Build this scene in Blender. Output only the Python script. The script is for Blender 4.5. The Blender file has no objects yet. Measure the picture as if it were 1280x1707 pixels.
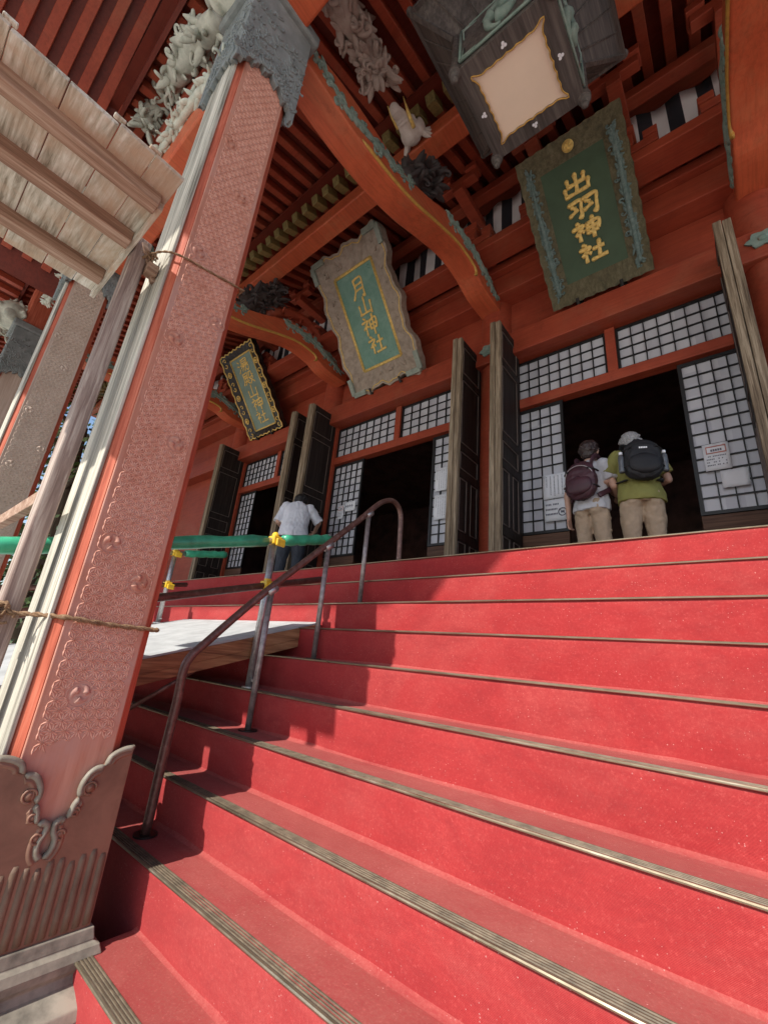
import bpy, bmesh, math, random
import numpy as np
from mathutils import Vector, Matrix, noise

random.seed(7)
S = bpy.context.scene
COL = S.collection
R = math.radians

# ------------------------------------------------------------------ camera model
CX, CY, FPX = 640.0, 853.5, 715.97
yaw, pitch, roll = R(40.8792), R(19.1623), R(5.3161)
f_ = np.array([-math.sin(yaw)*math.cos(pitch), math.cos(yaw)*math.cos(pitch), math.sin(pitch)])
r0 = np.array([math.cos(yaw), math.sin(yaw), 0.0])
u0 = np.cross(r0, f_)
R_ = r0*math.cos(roll) + u0*math.sin(roll)
U_ = -r0*math.sin(roll) + u0*math.cos(roll)

def at(x, y, axis, val):
    """photo pixel -> the 3D point of its sight line on the plane axis = val"""
    d = f_*FPX + R_*(x-CX) - U_*(y-CY)
    k = val/d[axis]
    return Vector((d[0]*k, d[1]*k, d[2]*k))

cam = bpy.data.cameras.new('camera')
cam.sensor_fit = 'HORIZONTAL'
cam.sensor_width = 36.0
cam.lens = 36.0*FPX/1280.0
cam.clip_start = 0.02
cam.clip_end = 2000
camo = bpy.data.objects.new('camera', cam)
COL.objects.link(camo)
camo.matrix_world = Matrix(((R_[0], U_[0], -f_[0], 0), (R_[1], U_[1], -f_[1], 0), (R_[2], U_[2], -f_[2], 0), (0, 0, 0, 1)))
S.camera = camo

# ------------------------------------------------------------------ materials
def new_mat(name):
    m = bpy.data.materials.new(name)
    m.use_nodes = True
    nt = m.node_tree
    b = nt.nodes['Principled BSDF']
    return m, nt, b

def node(nt, typ, **kw):
    n = nt.nodes.new(typ)
    for k, v in kw.items():
        setattr(n, k, v)
    return n

def ramp(nt, fac, stops):
    n = nt.nodes.new('ShaderNodeValToRGB')
    els = n.color_ramp.elements
    while len(els) < len(stops):
        els.new(0.5)
    for e, (p, c) in zip(els, stops):
        e.position = p
        e.color = (c[0], c[1], c[2], 1) if not isinstance(c, (int, float)) else (c, c, c, 1)
    nt.links.new(fac, n.inputs['Fac'])
    return n.outputs['Color']

def coords(nt, scale=(1, 1, 1)):
    tc = nt.nodes.new('ShaderNodeTexCoord')
    mp = nt.nodes.new('ShaderNodeMapping')
    mp.inputs['Scale'].default_value = scale
    nt.links.new(tc.outputs['Object'], mp.inputs['Vector'])
    return mp.outputs['Vector']

def noise_tex(nt, vec, scale, detail=5, rough=0.6, dist=0.0):
    n = nt.nodes.new('ShaderNodeTexNoise')
    n.inputs['Scale'].default_value = scale
    n.inputs['Detail'].default_value = detail
    n.inputs['Roughness'].default_value = rough
    n.inputs['Distortion'].default_value = dist
    nt.links.new(vec, n.inputs['Vector'])
    return n.outputs['Fac']

def mixc(nt, fac, a, b, mode='MIX'):
    n = nt.nodes.new('ShaderNodeMix')
    n.data_type = 'RGBA'
    n.blend_type = mode
    for sock, v in ((n.inputs[0], fac), (n.inputs[6], a), (n.inputs[7], b)):
        if hasattr(v, 'is_output'):
            nt.links.new(v, sock)
        elif isinstance(v, (int, float)):
            sock.default_value = v
        else:
            sock.default_value = (v[0], v[1], v[2], 1)
    return n.outputs[2]

def mth(nt, op, a, b=None, c=None):
    n = nt.nodes.new('ShaderNodeMath')
    n.operation = op
    for i, v in enumerate((a, b, c)):
        if v is None:
            continue
        if hasattr(v, 'is_output'):
            nt.links.new(v, n.inputs[i])
        else:
            n.inputs[i].default_value = v
    return n.outputs[0]

def add_bump(nt, b, h, strength, dist=0.01):
    n = nt.nodes.new('ShaderNodeBump')
    n.inputs['Strength'].default_value = strength
    n.inputs['Distance'].default_value = dist
    nt.links.new(h, n.inputs['Height'])
    nt.links.new(n.outputs['Normal'], b.inputs['Normal'])

def wood(name, dark, mid, light, axis, fine=60, rough=0.75, bump=0.5, blotch=None, stretch=0.045):
    """weathered or painted timber with its grain along one axis"""
    m, nt, b = new_mat(name)
    sc = [1, 1, 1]
    sc[axis] = stretch
    v = coords(nt, sc)
    n1 = noise_tex(nt, v, fine, 6, 0.65, 0.6)
    n2 = noise_tex(nt, v, fine*0.25, 4, 0.6, 0.8)
    s = mth(nt, 'ADD', mth(nt, 'MULTIPLY', n1, 0.6), mth(nt, 'MULTIPLY', n2, 0.4))
    c = ramp(nt, s, [(0.36, dark), (0.5, mid), (0.62, light)])
    if blotch:
        v2 = coords(nt)
        n3 = noise_tex(nt, v2, 2.3, 5, 0.65, 0.4)
        c = mixc(nt, ramp(nt, n3, [(0.45, 0.0), (0.62, 1.0)]), c, blotch)
    nt.links.new(c, b.inputs['Base Color'])
    b.inputs['Roughness'].default_value = rough
    b.inputs['Specular IOR Level'].default_value = 0.3
    add_bump(nt, b, s, bump, 0.006)
    return m

def paint(name, col, var, rough=0.55, bump=0.15, scale=3.0, worn=None, grain=None):
    m, nt, b = new_mat(name)
    v = coords(nt)
    n1 = noise_tex(nt, v, scale, 6, 0.65, 0.3)
    c = ramp(nt, n1, [(0.3, var), (0.6, col)])
    n2 = noise_tex(nt, v, scale*14, 4, 0.6)
    c = mixc(nt, mth(nt, 'MULTIPLY', n2, 0.25), c, var)
    h = n2
    if grain is not None:
        # boards show their grain through thin paint, with dusty stains and dull rubbed patches
        sc = [1, 1, 1]; sc[grain] = 0.04
        g1 = noise_tex(nt, coords(nt, sc), 34, 6, 0.7, 0.5)
        c = mixc(nt, mth(nt, 'MULTIPLY', ramp(nt, g1, [(0.40, 1.0), (0.56, 0.0)]), 0.36), c, tuple(x*0.45 for x in col))
        g2 = noise_tex(nt, v, 1.1, 8, 0.75, 0.6)
        c = mixc(nt, mth(nt, 'MULTIPLY', ramp(nt, g2, [(0.50, 0.0), (0.66, 1.0)]), 0.40), c, (col[0]*0.85, col[1]*1.7, col[2]*2.0))
        g3 = noise_tex(nt, v, 4.3, 9, 0.8, 0.9)
        c = mixc(nt, mth(nt, 'MULTIPLY', ramp(nt, g3, [(0.56, 0.0), (0.70, 1.0)]), 0.55), c, tuple(x*0.4 for x in col))
        h = mth(nt, 'ADD', mth(nt, 'MULTIPLY', g1, 0.8), mth(nt, 'MULTIPLY', n2, 0.3))
        bump = max(bump, 0.35)
    if worn:
        n3 = noise_tex(nt, v, 9, 8, 0.75, 0.5)
        c = mixc(nt, ramp(nt, n3, [(0.60, 0.0), (0.66, 1.0)]), c, worn)
    nt.links.new(c, b.inputs['Base Color'])
    b.inputs['Roughness'].default_value = rough
    b.inputs['Specular IOR Level'].default_value = 0.35
    add_bump(nt, b, h, bump, 0.004)
    return m

def plain(name, col, rough=0.5, metal=0.0, var=0.15, scale=20, bump=0.1):
    m, nt, b = new_mat(name)
    v = coords(nt)
    n1 = noise_tex(nt, v, scale, 5, 0.6)
    d = tuple(c*(1-var) for c in col)
    l = tuple(min(1, c*(1+var)) for c in col)
    nt.links.new(ramp(nt, n1, [(0.35, d), (0.65, l)]), b.inputs['Base Color'])
    b.inputs['Roughness'].default_value = rough
    b.inputs['Metallic'].default_value = metal
    if bump:
        add_bump(nt, b, n1, bump, 0.004)
    return m

M = {}
M['red'] = paint('red_lacquer', (0.39, 0.070, 0.032), (0.30, 0.047, 0.023), grain=0)
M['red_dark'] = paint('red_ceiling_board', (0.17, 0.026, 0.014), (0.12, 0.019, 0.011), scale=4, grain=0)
M['red_beam'] = paint('orange_red_beam', (0.60, 0.125, 0.050), (0.48, 0.088, 0.036), rough=0.5, grain=1)
M['red_chamfer'] = wood('red_chamfer_paint', (0.30, 0.06, 0.03), (0.47, 0.11, 0.06), (0.55, 0.17, 0.10), 2, 70, 0.7, 0.4)
M['pink'] = wood('faded_pink_panel', (0.40, 0.165, 0.11), (0.50, 0.225, 0.155), (0.56, 0.28, 0.20), 2, 40, 0.8, 0.3, blotch=(0.49, 0.27, 0.215))
M['pink_ridge'] = paint('worn_pink_relief', (0.66, 0.365, 0.28), (0.54, 0.255, 0.18), 0.8, 0.2, 14)
M['tan'] = wood('faded_tan_panel', (0.37, 0.26, 0.20), (0.46, 0.345, 0.27), (0.54, 0.42, 0.34), 2, 40, 0.8, 0.25)
M['tan_ridge'] = paint('worn_tan_relief', (0.57, 0.45, 0.36), (0.46, 0.35, 0.27), 0.8, 0.2, 6)
M['bleached'] = wood('sun_bleached_wood', (0.13, 0.115, 0.09), (0.43, 0.40, 0.33), (0.68, 0.63, 0.53), 2, 55, 0.85, 0.9, stretch=0.03)
M['greywood_z'] = wood('grey_post_wood', (0.13, 0.085, 0.07), (0.26, 0.185, 0.155), (0.46, 0.38, 0.32), 2, 55, 0.85, 0.8, stretch=0.05)
M['canopy_x'] = wood('canopy_board_wood', (0.20, 0.165, 0.115), (0.50, 0.455, 0.37), (0.72, 0.69, 0.61), 0, 55, 0.85, 0.9, blotch=(0.46, 0.33, 0.23), stretch=0.08)
M['canopy_y'] = wood('canopy_batten_wood', (0.17, 0.09, 0.06), (0.31, 0.19, 0.13), (0.46, 0.33, 0.25), 1, 50, 0.85, 0.7)
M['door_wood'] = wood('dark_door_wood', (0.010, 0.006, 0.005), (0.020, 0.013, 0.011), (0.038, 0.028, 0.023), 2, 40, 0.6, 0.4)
M['stile'] = wood('weathered_door_stile', (0.08, 0.055, 0.035), (0.21, 0.155, 0.10), (0.38, 0.30, 0.21), 2, 70, 0.8, 0.8)
M['molding'] = plain('door_molding', (0.14, 0.105, 0.09), 0.6)
M['lattice'] = plain('black_lattice', (0.006, 0.005, 0.005), 0.5)
M['paper'] = plain('shoji_paper', (0.60, 0.61, 0.65), 0.8, var=0.06, scale=6, bump=0.0)
def paper_mat():
    m, nt, b = new_mat('shoji_paper_panes')
    v = coords(nt)
    sn = nt.nodes.new('ShaderNodeVectorMath'); sn.operation = 'SNAP'
    sn.inputs[1].default_value = (0.143, 50, 0.1435)
    nt.links.new(v, sn.inputs[0])
    wh = nt.nodes.new('ShaderNodeTexWhiteNoise')
    nt.links.new(sn.outputs[0], wh.inputs['Vector'])
    n1 = noise_tex(nt, v, 1.3, 5, 0.6)
    c = ramp(nt, wh.outputs['Value'], [(0.0, (0.47, 0.47, 0.52)), (1.0, (0.60, 0.60, 0.64))])
    c = mixc(nt, mth(nt, 'MULTIPLY', ramp(nt, n1, [(0.4, 0.0), (0.7, 1.0)]), 0.35), c, (0.40, 0.39, 0.40))
    nt.links.new(c, b.inputs['Base Color'])
    b.inputs['Roughness'].default_value = 0.35
    b.inputs['Specular IOR Level'].default_value = 0.5
    return m
M['paper'] = paper_mat()
M['sill_wood'] = wood('brown_sill_board', (0.05, 0.022, 0.014), (0.10, 0.05, 0.032), (0.15, 0.08, 0.05), 0, 40, 0.65, 0.4)
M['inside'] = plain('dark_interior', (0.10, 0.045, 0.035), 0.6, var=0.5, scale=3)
M['carv_pale'] = paint('pale_carved_wood', (0.60, 0.60, 0.51), (0.34, 0.36, 0.30), 0.8, 0.4, 8)
M['carv_pink'] = paint('greyish_pink_carved_wood', (0.50, 0.40, 0.34), (0.33, 0.25, 0.21), 0.8, 0.4, 8)
M['carv_dark'] = paint('dark_carved_wood', (0.050, 0.040, 0.040), (0.09, 0.075, 0.07), 0.6, 0.4, 8)
M['carv_green'] = paint('verdigris_carved_wood', (0.16, 0.24, 0.20), (0.28, 0.34, 0.29), 0.7, 0.4, 14, worn=(0.34, 0.10, 0.06))
M['carv_white'] = paint('white_painted_carving', (0.70, 0.62, 0.55), (0.55, 0.46, 0.40), 0.6, 0.2, 9)
M['capital'] = paint('grey_green_capital', (0.16, 0.175, 0.17), (0.26, 0.28, 0.27), 0.6, 0.6, 9)
M['gold'] = plain('gold_leaf', (0.78, 0.54, 0.16), 0.45, 0.15, 0.2, 30)
M['gold_line'] = plain('yellow_gold_line', (0.50, 0.28, 0.06), 0.5)
M['tip'] = paint('gilt_rafter_tip', (0.27, 0.21, 0.075), (0.16, 0.12, 0.05), 0.5, 0.5, 25)
M['plaque_green'] = paint('green_plaque_field', (0.062, 0.105, 0.058), (0.045, 0.075, 0.04), 0.6, 0.1, 3)
M['plaque_teal'] = paint('teal_plaque_field', (0.13, 0.27, 0.21), (0.22, 0.36, 0.29), 0.6, 0.1, 5, worn=(0.09, 0.21, 0.16))
M['plaque_grey'] = paint('pale_teal_plaque_field', (0.22, 0.30, 0.25), (0.16, 0.22, 0.18), 0.6, 0.1, 5)
M['frame_brown'] = wood('olive_brown_frame', (0.06, 0.055, 0.028), (0.115, 0.098, 0.05), (0.16, 0.14, 0.08), 2, 30, 0.6, 0.5)
M['frame_grey'] = paint('carved_grey_brown_frame', (0.42, 0.345, 0.275), (0.25, 0.20, 0.155), 0.7, 0.8, 12)
M['frame_edge'] = paint('verdigris_frame_corner', (0.32, 0.36, 0.30), (0.22, 0.25, 0.21), 0.6, 0.3, 12)
M['frame_black'] = plain('black_lacquer_frame', (0.02, 0.015, 0.014), 0.35)
M['relief_teal'] = paint('blue_green_relief', (0.085, 0.135, 0.12), (0.19, 0.25, 0.23), 0.6, 0.4, 25)
M['lantern_wood'] = wood('dark_lantern_wood', (0.045, 0.038, 0.034), (0.085, 0.072, 0.065), (0.14, 0.12, 0.105), 1, 40, 0.6, 0.5)
M['lantern_paper'] = plain('cream_lantern_panel', (0.86, 0.70, 0.54), 0.7, var=0.03, scale=3, bump=0)
M['white'] = plain('white_paper', (0.78, 0.79, 0.82), 0.7, var=0.03, scale=5, bump=0)
M['ink'] = plain('grey_ink', (0.16, 0.16, 0.2), 0.8, bump=0)
M['ink_red'] = plain('red_ink', (0.45, 0.16, 0.13), 0.8, bump=0)
M['iron'] = plain('black_iron', (0.03, 0.025, 0.022), 0.5, 0.5)
M['pipe'] = plain('galvanised_pipe', (0.48, 0.47, 0.46), 0.42, 0.8, 0.2, 40)
M['stone'] = plain('grey_base_stone', (0.22, 0.195, 0.155), 0.85, var=0.45, scale=9, bump=0.5)
M['ramp_top'] = plain('pale_ramp_sheet', (0.40, 0.41, 0.41), 0.75, var=0.14, scale=7, bump=0.1)
M['ramp_wood'] = wood('orange_brown_ramp_timber', (0.16, 0.06, 0.03), (0.34, 0.15, 0.07), (0.48, 0.24, 0.12), 1, 50, 0.7, 0.5)
M['tape'] = plain('green_padding', (0.05, 0.36, 0.20), 0.28, var=0.25, scale=12, bump=0.3)
M['yellow'] = plain('yellow_clamp', (0.75, 0.48, 0.03), 0.4)
M['rope'] = wood('straw_rope', (0.12, 0.065, 0.035), (0.22, 0.13, 0.07), (0.34, 0.23, 0.14), 1, 200, 0.9, 0.9, stretch=0.6)
M['steel'] = plain('worn_grey_brown_steel', (0.30, 0.25, 0.235), 0.4, 0.5, 0.3, 30)
M['skin'] = plain('skin', (0.50, 0.30, 0.22), 0.5, var=0.06, scale=8, bump=0.02)
M['hair_grey'] = plain('grey_hair', (0.30, 0.29, 0.29), 0.6, var=0.4, scale=90, bump=0.6)
M['hair_dark'] = plain('dark_hair', (0.030, 0.016, 0.014), 0.5, var=0.4, scale=90, bump=0.6)
M['hair_black'] = plain('black_hair', (0.010, 0.008, 0.008), 0.6, var=0.4, scale=90, bump=0.6)
M['green_cloth'] = plain('olive_green_cotton', (0.215, 0.205, 0.055), 0.85, var=0.12, scale=7, bump=0.3)
M['white_cloth'] = plain('white_cotton', (0.66, 0.67, 0.72), 0.85, var=0.06, scale=7, bump=0.3)
M['grey_cloth'] = plain('light_grey_cotton', (0.46, 0.46, 0.48), 0.85, var=0.08, scale=7, bump=0.3)
M['khaki'] = plain('khaki_cotton', (0.38, 0.28, 0.19), 0.85, var=0.12, scale=9, bump=0.35)
M['navy'] = plain('dark_work_trousers', (0.035, 0.040, 0.052), 0.85, var=0.15, scale=9, bump=0.3)
M['pack_plum'] = plain('plum_nylon', (0.055, 0.018, 0.026), 0.55, var=0.2, scale=14, bump=0.3)
M['pack_black'] = plain('black_nylon', (0.012, 0.012, 0.014), 0.7, var=0.2, scale=14, bump=0.3)
M['zip'] = plain('silver_zip', (0.4, 0.37, 0.37), 0.4, 0.6)
M['shoe'] = plain('dark_shoe', (0.04, 0.035, 0.03), 0.6)
M['trunk'] = wood('bark', (0.05, 0.035, 0.025), (0.10, 0.075, 0.055), (0.16, 0.12, 0.09), 2, 30, 0.9, 0.9)
M['bottle'] = plain('clear_plastic', (0.10, 0.11, 0.12), 0.2, var=0.1, bump=0)

def carpet(name, worn):
    m, nt, b = new_mat(name)
    v = coords(nt)
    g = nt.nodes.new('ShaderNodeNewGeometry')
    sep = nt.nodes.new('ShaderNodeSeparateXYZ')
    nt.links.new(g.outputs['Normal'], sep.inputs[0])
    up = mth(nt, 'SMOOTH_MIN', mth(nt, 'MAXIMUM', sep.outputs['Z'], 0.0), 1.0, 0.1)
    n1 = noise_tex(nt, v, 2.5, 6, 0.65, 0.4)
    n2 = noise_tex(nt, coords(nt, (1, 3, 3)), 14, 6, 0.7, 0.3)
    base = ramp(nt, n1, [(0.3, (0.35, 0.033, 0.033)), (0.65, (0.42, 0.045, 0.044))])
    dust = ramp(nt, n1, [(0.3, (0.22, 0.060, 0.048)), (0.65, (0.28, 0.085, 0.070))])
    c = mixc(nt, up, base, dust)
    n5 = noise_tex(nt, coords(nt, (0.7, 1, 1)), 1.6, 5, 0.7, 0.8)
    c = mixc(nt, mth(nt, 'MULTIPLY', ramp(nt, n5, [(0.45, 0.0), (0.62, 1.0)]), 0.28), c, (0.44, 0.13, 0.11))
    c = mixc(nt, mth(nt, 'MULTIPLY', ramp(nt, n5, [(0.36, 1.0), (0.48, 0.0)]), 0.25), c, (0.24, 0.035, 0.033))
    if worn: c = mixc(nt, 0.45, c, (0.50, 0.14, 0.12))
    # ground-in dirt, darker blotches
    c = mixc(nt, mth(nt, 'MULTIPLY', ramp(nt, n2, [(0.50, 0.0), (0.75, 1.0)]), 0.38), c, (0.20, 0.030, 0.032))
    n6 = noise_tex(nt, coords(nt, (1, 2.2, 2.2)), 3.4, 7, 0.72, 0.7)
    c = mixc(nt, mth(nt, 'MULTIPLY', ramp(nt, n6, [(0.48, 0.0), (0.66, 1.0)]), 0.5), c, (0.23, 0.026, 0.028))
    # lint and dust specks
    vo = nt.nodes.new('ShaderNodeTexVoronoi')
    vo.inputs['Scale'].default_value = 84
    nt.links.new(v, vo.inputs['Vector'])
    wn = nt.nodes.new('ShaderNodeSeparateColor')
    nt.links.new(vo.outputs['Color'], wn.inputs[0])
    pick = mth(nt, 'GREATER_THAN', wn.outputs[0], 0.50)
    rad = mth(nt, 'MULTIPLY', wn.outputs[1], 0.20)
    dot = mth(nt, 'MULTIPLY', mth(nt, 'LESS_THAN', vo.outputs['Distance'], rad), pick)
    patch = ramp(nt, noise_tex(nt, v, 5, 4, 0.7), [(0.42, 0.1), (0.62, 1.0)])
    c = mixc(nt, mth(nt, 'MULTIPLY', mth(nt, 'MULTIPLY', dot, patch), 0.7), c, (0.68, 0.42, 0.38))
    n4 = noise_tex(nt, v, 95, 4, 0.75)
    c = mixc(nt, mth(nt, 'MULTIPLY', ramp(nt, n4, [(0.38, 0.0), (0.66, 1.0)]), 0.45), c, (0.30, 0.022, 0.026))
    c = mixc(nt, mth(nt, 'MULTIPLY', ramp(nt, n4, [(0.30, 1.0), (0.44, 0.0)]), 0.35), c, (0.62, 0.12, 0.11))
    # fine rib weave
    w1 = nt.nodes.new('ShaderNodeTexWave')
    w1.wave_type = 'BANDS'
    w1.bands_direction = 'Z'
    w1.inputs['Scale'].default_value = 105
    w1.inputs['Distortion'].default_value = 0.6
    w1.inputs['Detail'].default_value = 2
    w1.inputs['Detail Scale'].default_value = 6
    vs = coords(nt, (0.0, 1.0, 1.0))
    tcn = noise_tex(nt, v, 260, 3, 0.7)
    w1v = nt.nodes.new('ShaderNodeVectorMath')
    w1v.operation = 'ADD'
    # rib phase follows z on the risers, y on the treads
    comb = nt.nodes.new('ShaderNodeCombineXYZ')
    sp = nt.nodes.new('ShaderNodeSeparateXYZ')
    nt.links.new(v, sp.inputs[0])
    nt.links.new(mth(nt, 'ADD', sp.outputs['Y'], sp.outputs['Z']), comb.inputs['Z'])
    nt.links.new(sp.outputs['X'], comb.inputs['X'])
    nt.links.new(comb.outputs[0], w1.inputs['Vector'])
    rib = w1.outputs['Fac']
    c = mixc(nt, mth(nt, 'MULTIPLY', mth(nt, 'SUBTRACT', 1.0, rib), 0.13), c, (0.30, 0.018, 0.022))
    c = mixc(nt, mth(nt, 'MULTIPLY', ramp(nt, tcn, [(0.35, 1.0), (0.6, 0.0)]), 0.3), c, (0.30, 0.02, 0.025))
    nt.links.new(c, b.inputs['Base Color'])
    b.inputs['Roughness'].default_value = 0.92
    b.inputs['Specular IOR Level'].default_value = 0.15
    b.inputs['Sheen Weight'].default_value = 0.12
    b.inputs['Sheen Tint'].default_value = (1.0, 0.5, 0.45, 1)
    h = mth(nt, 'ADD', mth(nt, 'MULTIPLY', rib, 0.6), mth(nt, 'MULTIPLY', tcn, 0.6))
    add_bump(nt, b, h, 0.4, 0.003)
    return m
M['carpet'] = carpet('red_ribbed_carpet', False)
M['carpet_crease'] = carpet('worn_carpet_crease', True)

def brass():
    m, nt, b = new_mat('worn_brass_nosing')
    v = coords(nt, (0.3, 1, 1))
    n = noise_tex(nt, v, 14, 6, 0.7, 0.3)
    c = ramp(nt, n, [(0.3, (0.24, 0.20, 0.13)), (0.6, (0.40, 0.345, 0.25)), (0.75, (0.52, 0.48, 0.41))])
    nt.links.new(c, b.inputs['Base Color'])
    b.inputs['Metallic'].default_value = 0.8
    nt.links.new(ramp(nt, n, [(0.3, 0.24), (0.7, 0.42)]), b.inputs['Roughness'])
    return m
M['brass'] = brass()
M['ribtop'] = plain('worn_strip_rib', (0.135, 0.105, 0.07), 0.6, 0.25, 0.35, 24)
M['groove'] = plain('dirty_rubber_groove', (0.08, 0.058, 0.042), 0.8, var=0.4, scale=30)

def rust():
    m, nt, b = new_mat('rusty_brown_pipe')
    v = coords(nt)
    n = noise_tex(nt, v, 26, 7, 0.7, 0.4)
    c = ramp(nt, n, [(0.34, (0.10, 0.048, 0.038)), (0.55, (0.18, 0.09, 0.07)), (0.68, (0.26, 0.17, 0.14)), (0.78, (0.36, 0.30, 0.28))])
    nt.links.new(c, b.inputs['Base Color'])
    b.inputs['Metallic'].default_value = 0.35
    b.inputs['Roughness'].default_value = 0.42
    add_bump(nt, b, n, 0.3, 0.003)
    return m
M['rust'] = rust()

def skirt_mat():
    m, nt, b = new_mat('orange_brown_skirt_wood')
    v = coords(nt)
    n = noise_tex(nt, v, 7, 6, 0.65, 0.4)
    c = ramp(nt, n, [(0.3, (0.15, 0.075, 0.048)), (0.6, (0.235, 0.12, 0.078))])
    nt.links.new(c, b.inputs['Base Color'])
    b.inputs['Roughness'].default_value = 0.55
    add_bump(nt, b, n, 0.25, 0.004)
    return m
M['skirt'] = skirt_mat()
M['fluting'] = paint('brown_grey_fluting', (0.19, 0.125, 0.085), (0.13, 0.078, 0.052), 0.6, 0.4, 9)
M['skirt_rim'] = paint('grey_green_rim', (0.25, 0.23, 0.185), (0.17, 0.135, 0.10), 0.5, 0.2, 16)

def stripes():
    m, nt, b = new_mat('black_white_stripes')
    tc = nt.nodes.new('ShaderNodeTexCoord')
    sp = nt.nodes.new('ShaderNodeSeparateXYZ')
    nt.links.new(tc.outputs['Object'], sp.inputs[0])
    fr = mth(nt, 'FRACT', mth(nt, 'MULTIPLY', mth(nt, 'ADD', sp.outputs['X'], 20.03), 1/0.29))
    st = mth(nt, 'GREATER_THAN', fr, 0.5)
    nt.links.new(mixc(nt, st, (0.02, 0.018, 0.024), (0.72, 0.68, 0.66)), b.inputs['Base Color'])
    b.inputs['Roughness'].default_value = 0.9
    return m
M['stripes'] = stripes()

def ground_mat():
    m, nt, b = new_mat('pale_gravel')
    v = coords(nt)
    n = noise_tex(nt, v, 0.6, 8, 0.7)
    n2 = noise_tex(nt, v, 60, 4, 0.7)
    c = mixc(nt, mth(nt, 'MULTIPLY', n2, 0.5), ramp(nt, n, [(0.3, (0.50, 0.47, 0.42)), (0.7, (0.62, 0.59, 0.54))]), (0.40, 0.37, 0.33))
    nt.links.new(c, b.inputs['Base Color'])
    b.inputs['Roughness'].default_value = 0.95
    add_bump(nt, b, n2, 0.4, 0.01)
    return m
M['ground'] = ground_mat()

def leaf_mat():
    m, nt, b = new_mat('tree_leaves')
    oi = nt.nodes.new('ShaderNodeNewGeometry')
    c = ramp(nt, oi.outputs['Random Per Island'], [(0.0, (0.035, 0.07, 0.02)), (0.6, (0.07, 0.12, 0.03)), (1.0, (0.13, 0.18, 0.05))])
    nt.links.new(c, b.inputs['Base Color'])
    b.inputs['Roughness'].default_value = 0.55
    return m
M['leaf'] = leaf_mat()

# ------------------------------------------------------------------ object helpers
def tag(o, label=None, cat=None, group=None, kind=None):
    if label: o['label'] = label
    if cat: o['category'] = cat
    if group: o['group'] = group
    if kind: o['kind'] = kind
    return o

def thing(name, loc, label, cat, group=None):
    o = bpy.data.objects.new(name, None)
    o.empty_display_size = 0.1
    COL.objects.link(o)
    o.location = loc
    return tag(o, label, cat, group)

def wloc(o):
    return Matrix.Translation(o.location) if o.parent is None else Matrix.Identity(4)

def root_of(o):
    while o.parent: o = o.parent
    return o

def adopt(o, parent):
    """parent o without moving it: every child mesh lies in the coordinates of its thing's base"""
    o.parent = parent
    base = root_of(parent)
    if parent is base:
        o.matrix_parent_inverse = Matrix.Translation(-Vector(base.location)) if base.type == 'EMPTY' else Matrix.Translation(-Vector(base.location))
    return o

def mk(name, bm, mat, parent=None, smooth=False, bevel=0.0, seg=2, kind=None):
    bmesh.ops.recalc_face_normals(bm, faces=bm.faces)
    me = bpy.data.meshes.new(name)
    bm.to_mesh(me)
    bm.free()
    o = bpy.data.objects.new(name, me)
    COL.objects.link(o)
    for mm in (mat if isinstance(mat, (list, tuple)) else [mat]):
        me.materials.append(mm)
    if smooth:
        for p in me.polygons: p.use_smooth = True
    if bevel:
        md = o.modifiers.new('bevel', 'BEVEL')
        md.width = bevel
        md.segments = seg
        md.limit_method = 'ANGLE'
        md.angle_limit = R(40)
    if parent is not None:
        adopt(o, parent)
    else:
        # origin to the base of the thing
        xs = [v.co for v in me.vertices]
        lo = Vector((sum(v.x for v in xs)/len(xs), sum(v.y for v in xs)/len(xs), min(v.z for v in xs)))
        me.transform(Matrix.Translation(-lo))
        o.location = lo
    if kind: o['kind'] = kind
    return o

def B(): return bmesh.new()

def box(bm, x0, x1, y0, y1, z0, z1, mi=0):
    vs = [bm.verts.new((x, y, z)) for z in (z0, z1) for y in (y0, y1) for x in (x0, x1)]
    for f in ((0, 2, 3, 1), (4, 5, 7, 6), (0, 1, 5, 4), (2, 6, 7, 3), (0, 4, 6, 2), (1, 3, 7, 5)):
        fa = bm.faces.new([vs[i] for i in f])
        fa.material_index = mi
    return vs

def frame(a, b, up=Vector((0, 0, 1))):
    d = (b-a).normalized()
    s = d.cross(up)
    if s.length < 1e-4: s = d.cross(Vector((0, 1, 0)))
    s.normalize()
    return d, s, s.cross(d).normalized()

def bar(bm, a, b, w, h, up=Vector((0, 0, 1)), mi=0):
    a, b = Vector(a), Vector(b)
    d, s, u = frame(a, b, up)
    vs = []
    for p in (a, b):
        for su, ss in ((-1, -1), (-1, 1), (1, 1), (1, -1)):
            vs.append(bm.verts.new(p + s*ss*w/2 + u*su*h/2))
    for f in ((0, 1, 2, 3), (7, 6, 5, 4), (0, 4, 5, 1), (1, 5, 6, 2), (2, 6, 7, 3), (3, 7, 4, 0)):
        bm.faces.new([vs[i] for i in f]).material_index = mi

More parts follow.
